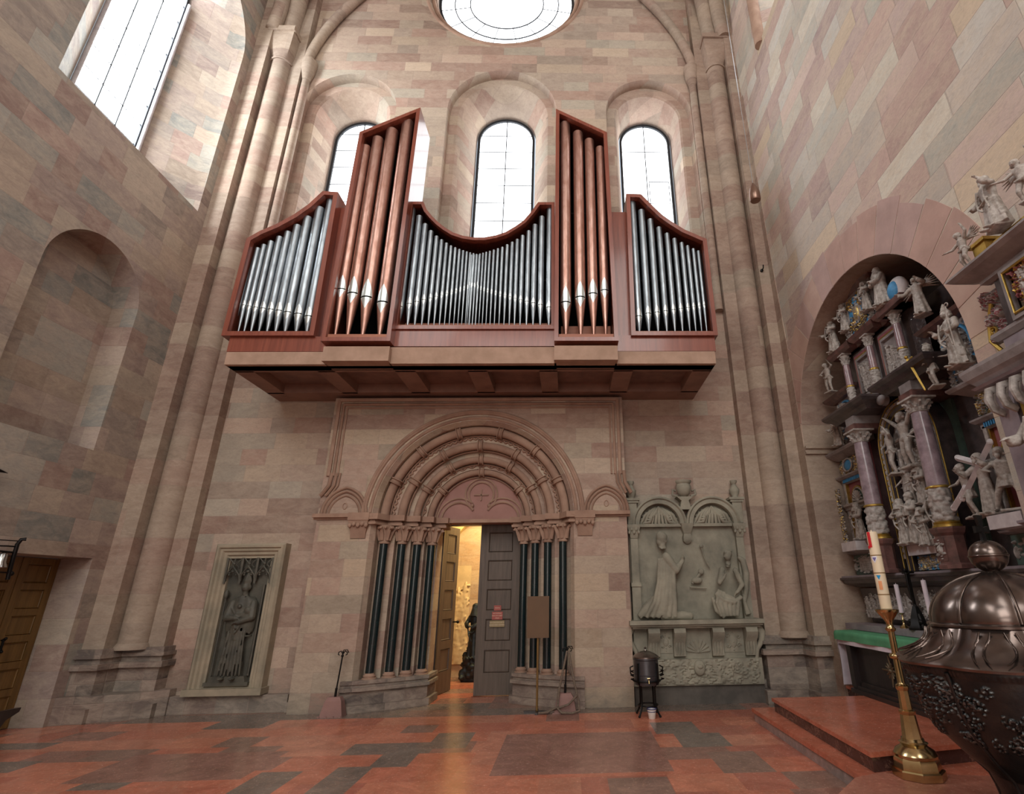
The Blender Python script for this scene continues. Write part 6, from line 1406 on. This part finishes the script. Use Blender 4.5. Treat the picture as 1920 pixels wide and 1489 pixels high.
# holy water urn
kt = thing('water_urn', 'dark metal holy-water urn with domed lid and tap on a four-legged stand', 'urn', (1.10, 8.32, 0))
M_zn = mat('dark_grey_metal', (92,92,96), .35, metal=.7, scale=12, bump=.1)
b = MB(); b.lathe([(.165,.38),(.175,.40),(.175,.50),(.18,.505),(.175,.51),(.175,.69),(.185,.70),(.185,.72)], 32, (1.10,8.32,0)); part('body', b, M_zn, kt, 40)
b = MB(); b.lathe([(.187,.72),(.187,.735),(.15,.765),(.07,.80),(.02,.81),(.012,.83),(.024,.845),(.0,.862)], 32, (1.10,8.32,0)); part('lid', b, mat('bright_worn_metal', (140,132,128), .25, metal=.9, scale=12, bump=.05), kt, 50)
for i in range(4):
    a = PI/4 + i*PI/2; c_, s_ = math.cos(a), math.sin(a); b = MB()
    b.tube([(1.1+.19*c_, 8.32+.19*s_, .66), (1.1+.195*c_, 8.32+.195*s_, .42), (1.1+.13*c_, 8.32+.13*s_, .36), (1.1+.13*c_, 8.32+.13*s_, .14), (1.1+.16*c_, 8.32+.16*s_, .07), (1.1+.20*c_, 8.32+.20*s_, .01)], .013, 7); b.ell((1.1+.2*c_, 8.32+.2*s_, .012), .018, 7, 5); part('leg', b, M_iron, kt, 50)
b = MB(); b.tube([(1.1+.135*math.cos(2*PI*k/20), 8.32+.135*math.sin(2*PI*k/20), .13) for k in range(20)], .01, 6, closed=True); b2_ = MB(); b2_.tube([(1.1+.19*math.cos(2*PI*k/24), 8.32+.19*math.sin(2*PI*k/24), .43) for k in range(24)], .009, 6, closed=True)
part('stand_ring', b2_, M_iron, kt, 50)
for s in (-1, 1):
    for k in range(3): b.tube([(1.1+s*.19, 8.28, .44+.05*k), (1.1+s*.23, 8.24, .46+.05*k), (1.1+s*.19, 8.22, .47+.05*k)], .008, 6)
    b.tube([(1.1+s*.185, 8.3, .62), (1.1+s*.23, 8.3, .60), (1.1+s*.225, 8.3, .52), (1.1+s*.185, 8.3, .5)], .01, 6)
part('stand_ring', b, M_iron, kt, 50)
b = MB(); b.tube([(1.1,8.15,.45),(1.1,8.09,.45),(1.1,8.085,.42)], .011, 7); b.tube([(1.08,8.115,.48),(1.12,8.115,.48)], .006, 6); b.tube([(1.1,8.115,.45),(1.1,8.115,.48)], .006, 6); part('tap', b, M_brass, kt, 50, label='small brass tap')
bk = thing('bucket', 'small white enamel bucket with blue rim under the dark urn', 'bucket', (1.12, 8.12, 0))
b = MB(); b.lathe([(.042,0),(.045,.005),(.062,.115),(.058,.115),(.042,.01)], 24, (1.12,8.12,0), cap=False); b.lathe([(0.001,.008),(.042,.008)], 24, (1.12,8.12,0), cap=False); part('pail', b, mat('white_enamel', (226,222,216), .25, bump=0), bk, 50)
b = MB(); b.tube([(1.12+.062*math.cos(2*PI*k/24), 8.12+.062*math.sin(2*PI*k/24), .116) for k in range(24)], .006, 6, closed=True); b.tube([(1.12+.056*math.cos(2*PI*k/24), 8.12+.056*math.sin(2*PI*k/24), .085) for k in range(24)], .005, 6, closed=True); part('blue_rim', b, mat('blue_enamel', (40,52,110), .3, bump=0), bk, 50)
# pendant lamp on its wire, bell bracket, spike, bench, statue in the chapel
M_dull = mat('dull_bronze', (150,122,108), .35, metal=.8, bump=.03)
pd = thing('pendant_lamp', 'small bronze cup-shaped lamp hanging on a long thin wire by the right pier', 'lamp', (3.5, 7.8, 8.38))
b = MB(); b.lathe([(.085,-.02),(.10,0),(.10,.15),(.08,.26),(.035,.34),(.02,.38)], 20, (3.5,7.8,8.38)); part('shade', b, M_dull, pd, 50)
b = MB(); b.lathe([(.001,-.005),(.09,-.005)], 20, (3.5,7.8,8.38), cap=False); part('opening', b, M_black, pd)
b = MB(); b.tube([(3.5,7.8,8.74),(3.5,7.8,20)], .008, 5); part('wire', b, mat('steel_wire', (190,192,196), .3, metal=1, bump=0), pd)
bl = thing('bell_bracket', 'black iron wall bracket with a small silvery bell above the oak door', 'bell', (-7.1, 6.9, 2.1))
b = MB(); b.tube([(-6.95,7.12,1.86),(-6.95,7.10,2.05),(-6.95,7.09,2.28),(-6.93,7.10,2.34),(-6.90,7.13,2.345)], .022, 8); b.tube([(-7.1,6.7,2.24),(-6.95,6.98,2.25),(-6.95,7.09,2.25)], .010, 6); b.tube([(-6.95,6.6,1.95),(-6.95,7.12,1.94)], .010, 6); b.tube([(-7.1,6.7,2.32),(-6.95,7.09,2.32)], .007, 6); b.ell((-6.95,7.14,1.93), .03)
b.tube([(-6.95,6.6,2.19),(-6.95,7.09,2.18)], .012, 6); part('iron_bracket', b, M_iron, bl, 50)
b = MB(); b.lathe([(.02,2.17),(.045,2.15),(.05,2.06),(.075,2.0),(.07,1.995),(.045,2.05)], 20, (-6.95,6.96,0)); part('bell', b, mat('silver_bell', (190,192,190), .25, metal=1, bump=0), bl, 50)
b = MB(); b.tube([(-7.06,6.45,3.11),(-7.0,6.6,3.12),(-6.98,6.70,3.105)], [.03,.022,.002], 8); b.box((-7.1,6.45,3.02),(-7.05,6.6,3.18)); tag(b.build('wall_spike', M_iron, None, 50), 'short black iron spike on the left wall at the photo edge', 'hook')
bn = thing('prayer_bench', 'end of a dark oak bench with curved armrest at the lower left edge', 'bench', (-6.1, 6.5, 0))
b = MB(); P = [(6.30,0),(6.78,0),(6.78,.06),(6.70,.09),(6.66,.30),(6.72,.40),(6.85,.46),(6.86,.50),(6.60,.50),(6.42,.52),(6.34,.62),(6.28,.60)]; b.prism(P, -6.12, -6.07, 'x'); part('bench_end', b, M_dark, bn)
b = MB(); b.box((-7.05,6.32,.36),(-6.12,6.72,.40)); part('seat', b, M_dark, bn); b = MB(); b.box((-7.05,6.28,.42),(-6.12,6.32,.62)); part('backrest', b, M_dark, bn)
M_br = mat('green_black_bronze', (54,60,62), .4, metal=.6, scale=9, c2=(36,42,46), bump=.5)
FIGS['pilgrim'] = None; del FIGS['pilgrim']
pil = figure('pilgrim', 'long', L=((.15,-.12,.64),(.05,-.2,.6)), Rr=((-.15,-.12,.64),(-.05,-.2,.62)), hat='veil', folds=6, wide=1.1)
me = pil.copy(); me.materials.clear(); me.materials.append(M_br)
cs = thing('bronze_statue', 'dark bronze hooded statue on a rough rock glimpsed through the open door', 'statue', (-1.93, 11.7, 0))
o = bpy.data.objects.new('hooded_figure', me); col.objects.link(o); o.parent = cs; o.location = (.04, 0, .42); o.scale = (.92,.92,.98); o.rotation_euler = (0,0,R(-25))
q = random.Random(8); b = MB()
for i in range(90):
    zz = .04+.42*q.random(); b.ell((-1.93+(q.random()-.5)*(.42-.3*zz), 11.7+(q.random()-.5)*.3, zz), (.03+.06*q.random(),.05,.03+.05*q.random()), 6, 4)
b.box((-2.06,11.6,0),(-1.8,11.8,.42))
me = voxel(b, .02, 'rock', M_br, 1); o = bpy.data.objects.new('rock', me); col.objects.link(o); o.parent = cs; o.location = (1.93, -11.7, 0)
b = relief((-2.75, 12.29, .25), (1,0,0), (0,0,1), NY, .62, 1.95, 44, 'crowd', .08, mats=1, thr=(9,9)); tag(b.build('wall_relief', mat('cream_stone_relief', (224,200,160), .8, bump=.2), None, 50), 'weathered cream stone figure relief on the chapel wall behind the door', 'relief')

b = MB(); b.lathe([(.03,0),(.03,.03),(.012,.04)], 10, M=Matrix.Translation((3.80,8.70,7.44)) @ Matrix.Rotation(R(90),4,'X')); b.tube([(3.80,8.66,7.44),(3.80,8.60,7.44),(3.80,8.58,7.50)], .012, 6); tag(b.build('wall_hook', M_iron, None, 50), 'tiny black iron hook on the right corner pier beside the organ', 'hook')
